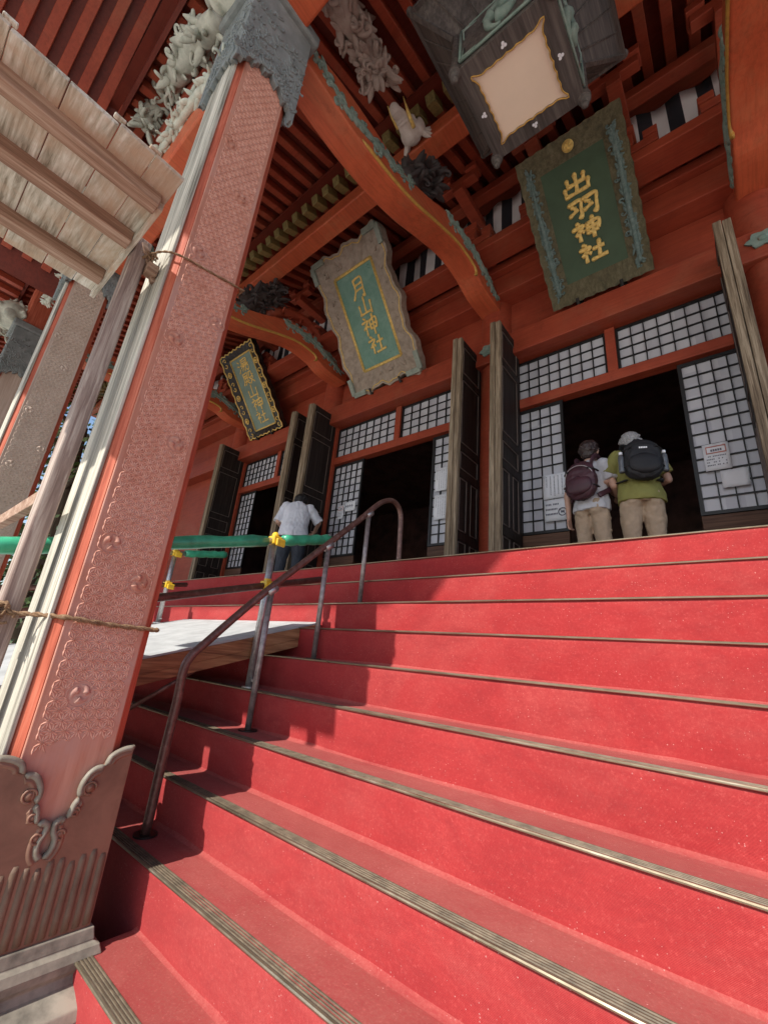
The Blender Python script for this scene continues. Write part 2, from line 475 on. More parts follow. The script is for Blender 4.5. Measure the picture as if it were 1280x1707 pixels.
def tube(bm, pts, rad, n=10, closed_ends=True, flat=1.0, mi=0, updir=None):
    pts = [Vector(p) for p in pts]
    if not isinstance(rad, (list, tuple)): rad = [rad]*len(pts)
    rings = []
    prev = None
    for i, p in enumerate(pts):
        t = (pts[min(i+1, len(pts)-1)] - pts[max(i-1, 0)]).normalized()
        if prev is None:
            s = t.cross(updir if updir else Vector((0.13, 0.27, 0.95)))
            if s.length < 1e-3: s = t.cross(Vector((1, 0, 0)))
        else:
            s = prev - t*prev.dot(t)
        s.normalize()
        prev = s
        u = t.cross(s)
        rings.append([bm.verts.new(p + (s*math.cos(2*math.pi*k/n) + u*math.sin(2*math.pi*k/n)*flat)*rad[i]) for k in range(n)])
    for a, b in zip(rings, rings[1:]):
        for k in range(n):
            bm.faces.new((a[k], a[(k+1) % n], b[(k+1) % n], b[k])).material_index = mi
    if closed_ends:
        bm.faces.new(rings[0][::-1]).material_index = mi
        bm.faces.new(rings[-1]).material_index = mi

def smooth_path(pts, n=8):
    """Catmull-Rom through the points"""
    pts = [Vector(p) for p in pts]
    P = [pts[0]*2-pts[1]] + pts + [pts[-1]*2-pts[-2]]
    out = []
    for i in range(1, len(P)-2):
        for k in range(n):
            t = k/n
            a, b, c, d = P[i-1], P[i], P[i+1], P[i+2]
            out.append(0.5*((2*b) + (c-a)*t + (2*a-5*b+4*c-d)*t*t + (3*b-a-3*c+d)*t**3))
    out.append(pts[-1])
    return out

def prism(bm, outline, fn, depth_vec, mi=0):
    """outline of 2D points -> fn(u,v) 3D, thickened by depth_vec"""
    a = [bm.verts.new(fn(u, v)) for u, v in outline]
    dv = Vector(depth_vec)
    b = [bm.verts.new(x.co + dv) for x in a]
    n = len(a)
    f1 = bm.faces.new(a); f2 = bm.faces.new(b[::-1])
    fs = [f1, f2]
    for i in range(n):
        fs.append(bm.faces.new((a[i], b[i], b[(i+1) % n], a[(i+1) % n])))
    for f in fs: f.material_index = mi
    return fs

def ball(bm, c, r, sc=(1, 1, 1), seg=12):
    m = Matrix.Translation(Vector(c)) @ Matrix.Diagonal((r*sc[0], r*sc[1], r*sc[2], 1))
    bmesh.ops.create_uvsphere(bm, u_segments=seg, v_segments=max(6, seg*2//3), radius=1, matrix=m)

def remeshed(bm, vox, smooth_it=2):
    """fuse overlapping lumps of a bmesh into one continuous surface"""
    me = bpy.data.meshes.new('tmp')
    bm.to_mesh(me); bm.free()
    o = bpy.data.objects.new('tmp', me)
    COL.objects.link(o)
    md = o.modifiers.new('r', 'REMESH')
    md.mode = 'VOXEL'; md.voxel_size = vox
    if smooth_it:
        ms = o.modifiers.new('s', 'SMOOTH'); ms.iterations = smooth_it; ms.factor = 0.5
    dg = bpy.context.evaluated_depsgraph_get()
    dg.update()
    m2 = bpy.data.meshes.new_from_object(o.evaluated_get(dg))
    bpy.data.objects.remove(o)
    out = bmesh.new(); out.from_mesh(m2)
    bpy.data.meshes.remove(m2); bpy.data.meshes.remove(me)
    return out

def capsule(bm, a, b, ra, rb, n=12, steps=3):
    a, b = Vector(a), Vector(b)
    pts = [a.lerp(b, i/steps) for i in range(steps+1)]
    tube(bm, pts, [ra+(rb-ra)*i/steps for i in range(steps+1)], n)
    ball(bm, a, ra, seg=n); ball(bm, b, rb, seg=n)

def curl(bm, base, d, side, L, r, turns=1.1, n=7):
    """a carved tendril: runs out along d, then rolls into a spiral in the d/side plane"""
    pts, rr = [], []
    k = 14
    p = Vector(base); ang = 0
    step = L/k*1.5
    for i in range(k+1):
        t = i/k
        pts.append(p.copy()); rr.append(max(0.004, r*(1-0.72*t)))
        ang += turns*2*math.pi/k*(0.35+1.3*t)
        p = p + (d*math.cos(ang)+side*math.sin(ang))*step*(1-0.75*t)
    tube(bm, pts, rr, n)
    ball(bm, pts[-1], rr[-1]*1.8, seg=8)

def leafblade(bm, base, d, up, L, w, bend=0.3):
    k = 7
    pts = [Vector(base)+d*(L*i/k)+up*(bend*L*(i/k)**2) for i in range(k+1)]
    rr = [max(0.003, w*math.sin(math.pi*(0.16+0.80*i/k))**0.7) for i in range(k+1)]
    tube(bm, pts, rr, 9, flat=0.6)

def carving(spine, rad, seed, curls, leaves, size, vox, up=None, flatten=None):
    """carved ornament: a core with overlapping scrolls and flame-shaped leaves"""
    rnd = random.Random(seed)
    bm = B()
    sp = smooth_path(spine, 6)
    n = len(sp)
    def rr(i):
        x = i/(n-1)*(len(rad)-1)
        j = min(int(x), len(rad)-2)
        return rad[j]+(rad[j+1]-rad[j])*(x-j)
    core = 0.75 if flatten is None else 0.42
    tube(bm, sp, [rr(i)*core*rnd.uniform(0.8, 1.15) for i in range(n)], 10)
    def rv():
        v = Vector((rnd.gauss(0, 1), rnd.gauss(0, 1), rnd.gauss(0, 1)))
        if flatten is not None: v -= flatten*v.dot(flatten)
        return v.normalized()
    for _ in range(int(curls*1.7)):
        i = rnd.randrange(n)
        t = (sp[min(i+1, n-1)]-sp[max(i-1, 0)]).normalized()
        d = rv(); d = (d-t*d.dot(t)).normalized()
        d2 = (d*0.55+t*rnd.choice((-1, 1))*0.8).normalized()
        side = (t.cross(d) if flatten is None else d2.cross(flatten)).normalized()*rnd.choice((-1, 1))
        if flatten is None: side = (side+d*0.6).normalized()
        base = sp[i]+d*rr(i)*(core*0.9)
        if flatten is not None: base += flatten*rnd.uniform(-0.004, 0.006)
        curl(bm, base, d2, side, size*rnd.uniform(0.7, 1.3), size*rnd.uniform(0.10, 0.17), rnd.uniform(0.8, 1.35))
    for _ in range(int(leaves*2.2)):
        i = rnd.randrange(n)
        t = (sp[min(i+1, n-1)]-sp[max(i-1, 0)]).normalized()
        d = rv(); d = (d-t*d.dot(t)).normalized()
        d2 = (d*rnd.uniform(0.15, 0.5)+t*rnd.uniform(0.8, 1.2)*rnd.choice((1, 1, -1))).normalized()
        leafblade(bm, sp[i]+d*rr(i)*core*0.8, d2, d if flatten is None else flatten*0.25, size*rnd.uniform(0.55, 1.0), size*rnd.uniform(0.15, 0.25), rnd.uniform(0.1, 0.5))
    return bm

def folds(bm, amp, sx, sz, seed):
    """push a cloth surface in and out in soft slanting folds"""
    bm.normal_update()
    for v in bm.verts:
        p = Vector((v.co.x*sx+v.co.z*3.1, v.co.y*sx-v.co.z*2.0, v.co.z*sz+seed*3.3))
        q = Vector((v.co.x*sx*2.3-v.co.z*5, v.co.y*sx*2.3, v.co.z*sz*2.6+seed))
        n_ = noise.noise(p)*1.0+noise.noise(q)*0.55
        v.co += v.normal*amp*(abs(n_)*1.4-0.5)
    return bm

def children(o): return [c for c in bpy.data.objects if c.parent is o]

def copy_obj(o, parent, delta=Vector((0, 0, 0))):
    c = o.copy(); COL.objects.link(c)
    inv = o.matrix_parent_inverse.copy()
    if parent is not None:
        c.parent = parent
        c.matrix_parent_inverse = inv
    return c

# ------------------------------------------------------------------ dimensions
RS, TR = 0.215, 0.21556                      # riser, tread
def nose(i): return 2.8391-(i-1)*TR, 0.8327-(i-1)*RS
FLOOR = 0.8327
WALL = 4.8
GROUND = nose(12)[1]
XF, PY0, PY1 = -2.09, 0.513, 0.90            # near porch pillar: inner face, front and rear

# ------------------------------------------------------------------ sky and sun
w = bpy.data.worlds.new('World'); S.world = w
w.use_nodes = True
wn = w.node_tree
sky = wn.nodes.new('ShaderNodeTexSky')
sky.sky_type = 'NISHITA'
sky.sun_disc = False
SUN_EL = math.atan(0.9325)
sky.sun_elevation = SUN_EL
sky.sun_rotation = math.pi
bg = wn.nodes['Background']
bg.inputs['Strength'].default_value = 0.15
wn.links.new(sky.outputs[0], bg.inputs['Color'])
sun = bpy.data.lights.new('sun', 'SUN')
sun.energy = 4.6
sun.angle = R(0.5)
sun.color = (1.0, 0.955, 0.88)
so = bpy.data.objects.new('sun', sun); COL.objects.link(so)
so.rotation_euler = Vector((0, math.cos(SUN_EL), -math.sin(SUN_EL))).to_track_quat('-Z', 'Y').to_euler()
so.location = (0, -20, 20)

S.view_settings.view_transform = 'Standard'
S.view_settings.look = 'None'
S.view_settings.exposure = 0.48
S.view_settings.gamma = 1
S.view_settings.use_curve_mapping = False
S.cycles.max_bounces = 10
S.cycles.diffuse_bounces = 6
S.cycles.use_denoising = True

# ------------------------------------------------------------------ ground
bm = B()
vs = [bm.verts.new(p) for p in ((-300, -300, GROUND), (300, -300, GROUND), (300, 300, GROUND), (-300, 300, GROUND))]
bm.faces.new(vs)
mk('ground', bm, M['ground'], kind='structure')

# ------------------------------------------------------------------ staircase
stairs = thing('staircase', (-1.0, 1.8, GROUND), 'broad flight of red carpeted steps with brass edge strips, leading up to the hall', 'staircase')
for i in range(1, 12):
    y, z = nose(i)
    xl = -9.0 if i < 10 else -2.085
    xr = 3.2
    yb = y+TR+0.02 if i > 1 else 3.3
    bm = B()
    # carpet profile in the y/z plane: rounded nose, riser leaning in a little, soft crease at the foot
    prof = [(yb, z-RS-0.25), (y+0.014, z-RS-0.25), (y+0.014, z-RS+0.030), (y+0.010, z-RS+0.055), (y+0.003, z-0.03), (y+0.003, z-0.010), (y+0.010, z-0.002), (y+0.022, z), (yb-0.032, z), (yb-0.024, z+0.001), (yb-0.014, z+0.005), (yb-0.005, z+0.012), (yb, z+0.022)] if i > 1 else \
           [(yb, z-RS-0.25), (y+0.014, z-RS-0.25), (y+0.014, z-RS+0.03), (y+0.003, z-0.03), (y+0.003, z-0.01), (y+0.010, z-0.002), (y+0.022, z), (yb, z)]
    nseg = 60
    rings = []
    for k in range(nseg+1):
        x = xl+(xr-xl)*k/nseg
        rings.append([bm.verts.new((x, yy+0.006*noise.noise(Vector((x*2.1, i*3.7, zz*4)))+0.003*noise.noise(Vector((x*7.1, i*1.7, zz*9))), zz+0.004*noise.noise(Vector((x*1.7, i*2.3+9, yy*5))))) for yy, zz in prof])
    for a, b in zip(rings, rings[1:]):
        for k in range(len(prof)-1):
            bm.faces.new((a[k], a[k+1], b[k+1], b[k])).material_index = 1 if (i > 1 and k >= len(prof)-4) else 0
    for rg, inv in ((rings[0], 1), (rings[-1], 0)):
        bm.faces.new(rg[::-1] if inv else rg)
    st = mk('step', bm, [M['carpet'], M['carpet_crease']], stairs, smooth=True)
    md = st.modifiers.new('split', 'EDGE_SPLIT'); md.split_angle = R(60)
    # edge strip: rounded brass lip and ribbed top
    bm = B()
    pr = [(y-0.003, z-0.008), (y-0.008, z-0.005), (y-0.009, z-0.001), (y-0.006, z+0.0025), (y+0.000, z+0.0035)]
    yy = y+0.004
    for k in range(4):
        pr += [(yy, z+0.0008), (yy+0.0035, z+0.0008), (yy+0.005, z+0.0038), (yy+0.0095, z+0.0038)]
        yy += 0.0115
    pr += [(yy, z+0.001), (yy, z-0.003), (y, z-0.005)]
    a = [bm.verts.new((xl+0.003, p, q)) for p, q in pr]
    b = [bm.verts.new((xr-0.003, p, q)) for p, q in pr]
    for k in range(len(pr)-1):
        fa = bm.faces.new((a[k], a[k+1], b[k+1], b[k]))
        if k >= 5: fa.material_index = 1 if (k-5) % 4 < 1 else 2
    bm.faces.new(a[::-1]); bm.faces.new(b)
    mk('edge_strip', bm, [M['brass'], M['groove'], M['ribtop']], st)
bm = B()
box(bm, -14.6, 3.2, 3.3, 4.95, 0.4, FLOOR-0.003)
mk('landing', bm, M['sill_wood'], stairs)

# ------------------------------------------------------------------ shrine hall
hall = thing('shrine_hall', (-2.2, 4.8, GROUND), 'red lacquered timber shrine hall with carved beams, lattice screens and folded dark doors', 'shrine')

# --- columns of the front wall
for xc in (-11.9, -8.95, -5.72, -2.275, 0.68):
    bm = B()
    tube(bm, [(xc, 4.85, FLOOR-0.2), (xc, 4.85, 5.6)], 0.24, 24)
    mk('column', bm, M['red'], hall, smooth=True).modifiers.new('s', 'EDGE_SPLIT').split_angle = R(50)

bays = [(-0.795, 1.17, 0.597, -1.965, 0.375), (-4.0, 1.4, 0.705, -5.43, -2.58), (-7.2, 1.24, 0.66, -8.46, -5.98)]

def lattice(name, x0, x1, z0, z1, nx, nz, y, parent, fr=0.026):
    """lattice screen: wooden frame and bars, with the paper as its own sheet"""
    bm = B()
    box(bm, x0, x0+fr, y-0.02, y+0.02, z0, z1)
    box(bm, x1-fr, x1, y-0.02, y+0.02, z0, z1)
    box(bm, x0+fr, x1-fr, y-0.019, y+0.019, z0, z0+fr)
    box(bm, x0+fr, x1-fr, y-0.019, y+0.019, z1-fr, z1)
    for k in range(1, nx):
        x = x0+fr+(x1-x0-2*fr)*k/nx
        box(bm, x-0.0055, x+0.0055, y-0.012, y+0.012, z0+fr, z1-fr)
    for k in range(1, nz):
        z = z0+fr+(z1-z0-2*fr)*k/nz
        box(bm, x0+fr, x1-fr, y-0.0105, y+0.0105, z-0.0055, z+0.0055)
    o = mk(name, bm, M['lattice'], parent)
    bm = B()
    box(bm, x0+fr, x1-fr, y+0.013, y+0.016, z0+fr, z1-fr)
    mk('paper', bm, M['paper'], o)
    return o

for xc, half, op, xl, xr in bays:
    mul = 0.055
    for a, b in ((xl, xc-mul), (xc+mul, xr)):
        lattice('transom', a, b, 3.43, 4.03, 8, 4, WALL, hall)
    bm = B(); box(bm, xc-mul, xc+mul, WALL-0.05, WALL+0.05, 3.42, 4.05); mk('mullion', bm, M['red'], hall, bevel=0.006)
    bm = B(); box(bm, xl-0.02, xr+0.02, WALL-0.07, WALL+0.07, 3.285, 3.42); mk('lintel', bm, M['red'], hall, bevel=0.008)
    for a, b in ((xl, xc-op), (xc+op, xr)):
        n = max(3, round((b-a)/0.145))
        lattice('shoji_screen', a, b, 1.56, 3.27, n, 12, WALL+0.005, hall, 0.034)
        bm = B()
        for k in range(5):
            box(bm, a, b, WALL-0.012+0.004*(k % 2), WALL+0.03, FLOOR+0.01+k*0.143, FLOOR+0.148+k*0.143)
        mk('sill_board', bm, M['sill_wood'], hall, bevel=0.004)
    for a in (xl-0.05, xr+0.05):
        bm = B(); box(bm, a-0.055, a+0.055, WALL-0.08, WALL+0.06, FLOOR, 4.06); mk('jamb', bm, M['red'], hall, bevel=0.006)
# long wall beams
def wbeam(name, y0, y1, z0, z1, mat='red', x0=-14.6, x1=3.2):
    bm = B(); box(bm, x0, x1, y0, y1, z0, z1)
    return mk(name, bm, M[mat], hall, bevel=0.012)
wbeam('tie_beam', 4.56, 4.86, 4.06, 4.42)
wbeam('tie_beam', 4.52, 4.86, 5.15, 5.48)
wbeam('cap_beam', 4.42, 4.95, 5.485, 5.62)
wbeam('wall_board', 4.80, 4.86, 4.422, 5.148, 'red')
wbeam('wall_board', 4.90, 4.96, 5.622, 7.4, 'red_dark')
wbeam('purlin', 4.30, 4.55, 6.98, 7.20)
for xa, xb in ((-14.6, -8.55), (-5.9, -5.52), (-2.5, -2.05), (0.45, 3.2)):
    bm = B(); box(bm, xa, xb, WALL+0.03, WALL+0.09, FLOOR, 4.06); mk('side_board', bm, M['red'], hall)
# interior room
bm = B()
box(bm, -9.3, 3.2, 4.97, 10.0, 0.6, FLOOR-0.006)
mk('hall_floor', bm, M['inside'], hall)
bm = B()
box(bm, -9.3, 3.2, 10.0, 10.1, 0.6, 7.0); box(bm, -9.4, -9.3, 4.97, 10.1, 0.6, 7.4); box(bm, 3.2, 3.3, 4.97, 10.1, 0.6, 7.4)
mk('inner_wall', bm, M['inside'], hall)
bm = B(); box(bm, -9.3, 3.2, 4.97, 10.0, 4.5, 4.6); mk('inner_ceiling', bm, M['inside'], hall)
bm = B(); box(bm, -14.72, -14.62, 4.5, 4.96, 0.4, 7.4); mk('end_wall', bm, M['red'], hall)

# green nail covers on the tie beam
for xc in (-5.72, -2.275, 0.66):
    bm = B()
    out = [(0.10*math.cos(2*math.pi*k/24)*(1+0.16*math.cos(6*2*math.pi*k/24)), 0.10*math.sin(2*math.pi*k/24)*(1+0.16*math.cos(6*2*math.pi*k/24))) for k in range(24)]
    prism(bm, out, lambda u, v: Vector((xc+u*1.25, 4.556, 4.27+v*0.9)), (0, -0.018, 0))
    ball(bm, (xc, 4.536, 4.27), 0.035, (1.3, 0.5, 1))
    mk('nail_cover', bm, M['carv_green'], hall)

# --- bracket complexes over the wall
def bracket(xc):
    bm = B()
    box(bm, xc-0.17, xc+0.17, 4.36, 4.86, 5.63, 5.80)
    box(bm, xc-0.52, xc+0.52, 4.50, 4.66, 5.80, 5.93)
    box(bm, xc-0.075, xc+0.075, 3.95, 4.88, 5.805, 5.935)
    for dx in (-0.42, 0, 0.42):
        box(bm, xc+dx-0.10, xc+dx+0.10, 4.46, 4.70, 5.935, 6.05)
    box(bm, xc-0.10, xc+0.10, 3.93, 4.15, 5.94, 6.05)
    box(bm, xc-0.30, xc+0.30, 3.96, 4.11, 5.64, 5.75)
    for dx in (-0.24, 0, 0.24):
        box(bm, xc+dx-0.07, xc+dx+0.07, 3.94, 4.13, 5.755, 5.85)
    box(bm, xc-0.075, xc+0.075, 3.55, 4.88, 6.30, 6.42)
    box(bm, xc-0.26, xc+0.26, 3.56, 3.68, 6.425, 6.54)
    for dx in (-0.2, 0.2):
        box(bm, xc+dx-0.08, xc+dx+0.08, 3.52, 3.72, 6.545, 6.64)
    mk('bracket', bm, M['red'], hall, bevel=0.008)
for xc in (-11.9, -10.4, -8.95, -7.25, -5.72, -4.0, -2.275, -1.25, -0.30, 0.68):
    bracket(xc)
wbeam('bracket_beam', 3.96, 4.30, 5.48, 5.62)
wbeam('bracket_beam', 3.96, 4.12, 6.56, 6.70)

# --- rafters, ceiling boards
def rafters(name, xs, y0, z0, y1, z1, w_, h_, tips=False):
    for i, x in enumerate(xs):
        bm = B()
        j = random.uniform(-0.006, 0.006)
        bar(bm, (x+j, y0, z0), (x+j, y1, z1), w_, h_)
        r = mk(name, bm, M['red'], hall, bevel=0.006, seg=1)
        if tips:
            d = Vector((0, y1-y0, z1-z0)).normalized()
            a = Vector((x+j, y0, z0))
            bm = B()
            bar(bm, a-d*0.006, a+d*0.20, w_+0.012, h_+0.012)
            u = Vector((0, -d.z, d.y))
            bar(bm, a-d*0.012+u*0.0, a-d*0.004, w_*0.55, h_*0.5)
            mk('rafter_tip', bm, M['tip'], r, bevel=0.004, seg=1)
tB = math.tan(R(23)); tA = math.tan(R(14))
xsB = [-14.6+0.225*k for k in range(79)]
rafters('rafter', xsB, 2.45, 6.29, 5.0, 6.29+2.55*tB, 0.105, 0.115, True)
rafters('flying_rafter', xsB, 0.25, 5.98, 2.85, 5.98+2.6*tA, 0.095, 0.11)
def sloped_board(name, y0, z0, y1, z1, x0=-14.8, x1=3.3, mat='red_dark'):
    bm = B()
    a = [bm.verts.new(p) for p in ((x0, y0, z0), (x1, y0, z0), (x1, y1, z1), (x0, y1, z1))]
    b = [bm.verts.new(v.co+Vector((0, 0, 0.03))) for v in a]
    bm.faces.new(a); bm.faces.new(b[::-1])
    for k in range(4): bm.faces.new((a[k], b[k], b[(k+1) % 4], a[(k+1) % 4]))
    return mk(name, bm, M[mat], hall)
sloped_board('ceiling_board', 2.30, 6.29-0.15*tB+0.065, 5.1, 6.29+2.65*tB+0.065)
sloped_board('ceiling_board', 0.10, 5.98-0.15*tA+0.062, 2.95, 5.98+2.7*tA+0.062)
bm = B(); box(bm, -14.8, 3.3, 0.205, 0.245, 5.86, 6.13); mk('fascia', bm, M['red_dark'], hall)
# purlin under the rafter tips, with its round end nosing
bm = B(); box(bm, -14.0, 3.2, 2.66, 2.92, 6.02, 6.26); mk('purlin', bm, M['red_beam'], hall, bevel=0.02)
# beams over the porch front
bm = B(); box(bm, XF-0.02, 3.0, 0.56, 0.86, 4.62, 5.10); mk('porch_beam', bm, M['red_beam'], hall, bevel=0.02)
bm = B(); box(bm, -5.15, -2.48, 0.55, 0.85, 4.02, 4.50); mk('porch_beam', bm, M['red_beam'], hall, bevel=0.02)
bm = B(); box(bm, -14.0, 3.0, 0.58, 0.83, 5.62, 5.88); mk('porch_purlin', bm, M['red'], hall, bevel=0.015)
bm = B(); box(bm, -5.4, -2.3, 0.60, 0.80, 4.78, 4.98); mk('porch_rail', bm, M['red_dark'], hall, bevel=0.015)

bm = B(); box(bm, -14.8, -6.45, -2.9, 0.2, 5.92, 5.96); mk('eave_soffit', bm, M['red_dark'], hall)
for k in range(24):
    bm = B(); box(bm, -14.5+0.34*k, -14.4+0.34*k, -2.85, 0.2, 5.82, 5.916); mk('eave_rafter', bm, M['red'], hall)
# steep slatted soffit of the front gable, upper left
slo = math.tan(R(52))
for k in range(10):
    yy = -1.35+0.20*k
    bm = B()
    bar(bm, (-6.3, yy, 6.0-1.3*slo), (-3.62, yy, 6.0+1.38*slo), 0.10, 0.10, up=Vector((-math.sin(R(52)), 0, math.cos(R(52)))))
    mk('gable_rafter', bm, M['red'], hall, bevel=0.005, seg=1)
bm = B()
a = [bm.verts.new(p) for p in ((-6.5, -1.6, 6.07-1.5*slo), (-6.5, 0.5, 6.07-1.5*slo), (-3.3, 0.5, 6.07+1.7*slo), (-3.3, -1.6, 6.07+1.7*slo))]
bm.faces.new(a)
b = [bm.verts.new(v.co+Vector((-0.02, 0, 0.02))) for v in a]
bm.faces.new(b[::-1])
for k in range(4): bm.faces.new((a[k], b[k], b[(k+1) % 4], a[(k+1) % 4]))
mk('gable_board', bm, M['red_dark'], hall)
bm = B(); bar(bm, (-3.66, -1.5, 6.0+1.34*slo-0.06), (-3.66, 0.5, 6.0+1.34*slo-0.06), 0.20, 0.07, up=Vector((-math.sin(R(52)), 0, math.cos(R(52))))); mk('gable_edge_board', bm, M['red'], hall)

# roof over everything; unseen front board, outline shaped to shade steps and landing
bm = B()
YE = -3.0
def edge_z(x):
    pts = [(-14, 2.74), (-1.95, 2.74), (-1.7, 3.07), (-1.37, 3.48), (-0.9, 3.95), (-0.3, 4.15), (5, 4.15)]
    for (a, za), (b, zb) in zip(pts, pts[1:]):
        if a <= x <= b: return za+(zb-za)*(x-a)/(b-a)-YE*0.9325
    return 7
xs = [-14, -8, -1.95, -1.82, -1.7, -1.55, -1.37, -1.15, -0.9, -0.6, -0.3, 2, 5]
bm = B()
out = [(x, edge_z(x)) for x in xs] + [(5, 9.2), (-14, 9.2)]
prism(bm, out, lambda u, v: Vector((u, YE, v)), (0, -0.12, 0))
mk('shade_eave_board', bm, M['red'], hall)
bm = B(); box(bm, -14, 5, -3.6, 11, 9.2, 9.4); mk('roof', bm, M['sill_wood'], hall)

# --- curved rainbow beams from the porch pillars to the hall
def rainbow_beam(x0, x1, gx=None):
    gx = x1 if gx is None else gx
    lowp = smooth_path([(0.85, 4.62, 0), (1.15, 4.60, 0), (1.6, 4.565, 0), (2.05, 4.60, 0), (2.5, 4.70, 0), (3.0, 4.90, 0), (3.45, 5.05, 0), (3.85, 5.06, 0), (4.2, 4.97, 0), (4.7, 4.98, 0)], 6)
    top = smooth_path([(0.85, 4.80, 0), (1.25, 4.93, 0), (1.73, 4.96, 0), (2.25, 4.95, 0), (2.7, 5.10, 0), (3.1, 5.31, 0), (3.45, 5.42, 0), (3.8, 5.44, 0), (4.2, 5.32, 0), (4.7, 5.22, 0)], 6)
    out = [(p.x, p.y) for p in lowp] + [(p.x, p.y) for p in reversed(top)]
    bm = B()
    prism(bm, out, lambda u, v: Vector((x0, u, v)), (x1-x0, 0, 0))
    o = mk('rainbow_beam', bm, M['red_beam'], hall, bevel=0.022, seg=3)
    # gilt line along the lower edge of the side face
    for sx in (gx,):
        bm = B()
        pts = [Vector((sx, p.x, p.y+0.035)) for p in lowp if 1.62 < p.x < 3.9]
        e = pts[-1]
        pts += [e+Vector((0, 0.06, -0.03)), e+Vector((0, 0.07, -0.09)), e+Vector((0, 0.02, -0.13))]
        tube(bm, pts, [0.008]+[0.021]*(len(pts)-2)+[0.008], 8)
        mk('gilt_line', bm, M['gold_line'], o, smooth=True)
    # carved scroll reliefs
    for sp, seed, rad in (([(gx, 0.98, 4.80), (gx, 1.18, 4.78), (gx, 1.4, 4.70), (gx, 1.66, 4.74), (gx, 1.95, 4.80), (gx, 2.2, 4.86), (gx, 2.45, 4.93)], 3, [0.02, 0.03, 0.05, 0.075, 0.07, 0.05, 0.03]),
                          ([(gx, 3.15, 5.27), (gx, 3.45, 5.31), (gx, 3.8, 5.32), (gx, 4.15, 5.24), (gx, 4.5, 5.14)], 4, [0.04, 0.08, 0.09, 0.09, 0.06])):
        bm = carving(sp, rad, seed, 30, 18, 0.13, 0.010, flatten=Vector((1, 0, 0)))
        mk('scroll_relief', bm, M['carv_green'], o, smooth=True)
    return o
rb = rainbow_beam(-2.45, -2.15)
rainbow_beam(0.55, 0.85, 0.55)
for dx in (-3.18, -6.36):
    c = copy_obj(rb, hall); c.location.x += dx
    for ch in children(rb):
        copy_obj(ch, c)

# --- carved supports standing on the beams
def lump(name, spine, rad, seed, nc, nl, size, vox, mat, parent=hall, **kw):
    bm = carving(spine, rad, seed, nc, nl, size, vox, **kw)
    return mk(name, bm, M[mat], parent, smooth=True)

sup = lump('carved_support', [(-2.3, 2.45, 5.1), (-2.3, 2.65, 5.42), (-2.3, 2.9, 5.7), (-2.28, 3.0, 6.0)], [0.17, 0.2, 0.2, 0.12], 11, 14, 30, 0.24, 0.016, 'carv_dark')
c = copy_obj(sup, hall); c.location.x += -3.18
# white elephant head nosing with gilt tusks
bm = B()
P = lambda x, y, X=-2.3: at(x, y, 0, X)
hd = P(686, 222)
capsule(bm, hd, P(676, 205), 0.125, 0.10)
tr = smooth_path([P(674, 203), P(668, 194), P(661, 186), P(657, 180)], 4)
tube(bm, tr, [0.085-0.035*i/(len(tr)-1) for i in range(len(tr))], 12)
ball(bm, tr[-1], 0.058)
ball(bm, hd+Vector((0.12, 0.02, 0.06)), 0.10, (0.35, 0.8, 1)); ball(bm, hd+Vector((-0.12, 0.02, 0.06)), 0.10, (0.35, 0.8, 1))
ball(bm, hd+Vector((0.05, -0.08, 0.1)), 0.05); ball(bm, hd+Vector((-0.05, -0.08, 0.1)), 0.05)
for sx in (-1, 1):
    for q in range(4):
        leafblade(bm, hd+Vector((sx*0.10, 0.05+q*0.02, 0.02+q*0.035)), Vector((sx*0.35, 0.5, -0.6+q*0.3)).normalized(), Vector((sx, 0, 0)), 0.14, 0.035, 0.3)
for q in range(7):
    p_ = tr[min(len(tr)-1, q*2)]
    rg = [p_+Vector((math.cos(a)*(0.085-0.006*q), math.sin(a)*0.03, math.sin(a)*(0.085-0.006*q))) for a in [i*2*math.pi/12 for i in range(13)]]
    tube(bm, rg, 0.010, 6)
eh = mk('elephant_nosing', remeshed(bm, 0.011, 1), M['carv_white'], hall, smooth=True)
for a, b in ((P(690, 212, -2.2), P(672, 160, -2.2)), (P(664, 214, -2.4), P(646, 176, -2.4))):
    bm = B(); tube(bm, [a, a.lerp(b, 0.6)+Vector((0, 0, -0.02)), b], [0.024, 0.018, 0.005], 8)
    mk('tusk', bm, M['gold'], eh, smooth=True)
# pale peony branch carving hanging under the rafters
pb = [P(548, -40), P(572, 20), P(596, 62), P(620, 105), P(632, 135)]
lump('peony_carving', pb, [0.16, 0.17, 0.15, 0.16, 0.2], 21, 34, 34, 0.20, 0.014, 'carv_pink')
# red carved arm above the farther beam
lump('carved_arm', [(-5.45, 2.9, 5.35), (-5.45, 3.3, 5.62), (-5.45, 3.7, 5.72), (-5.45, 4.2, 5.55)], [0.1, 0.13, 0.12, 0.08], 23, 6, 3, 0.2, 0.016, 'red')

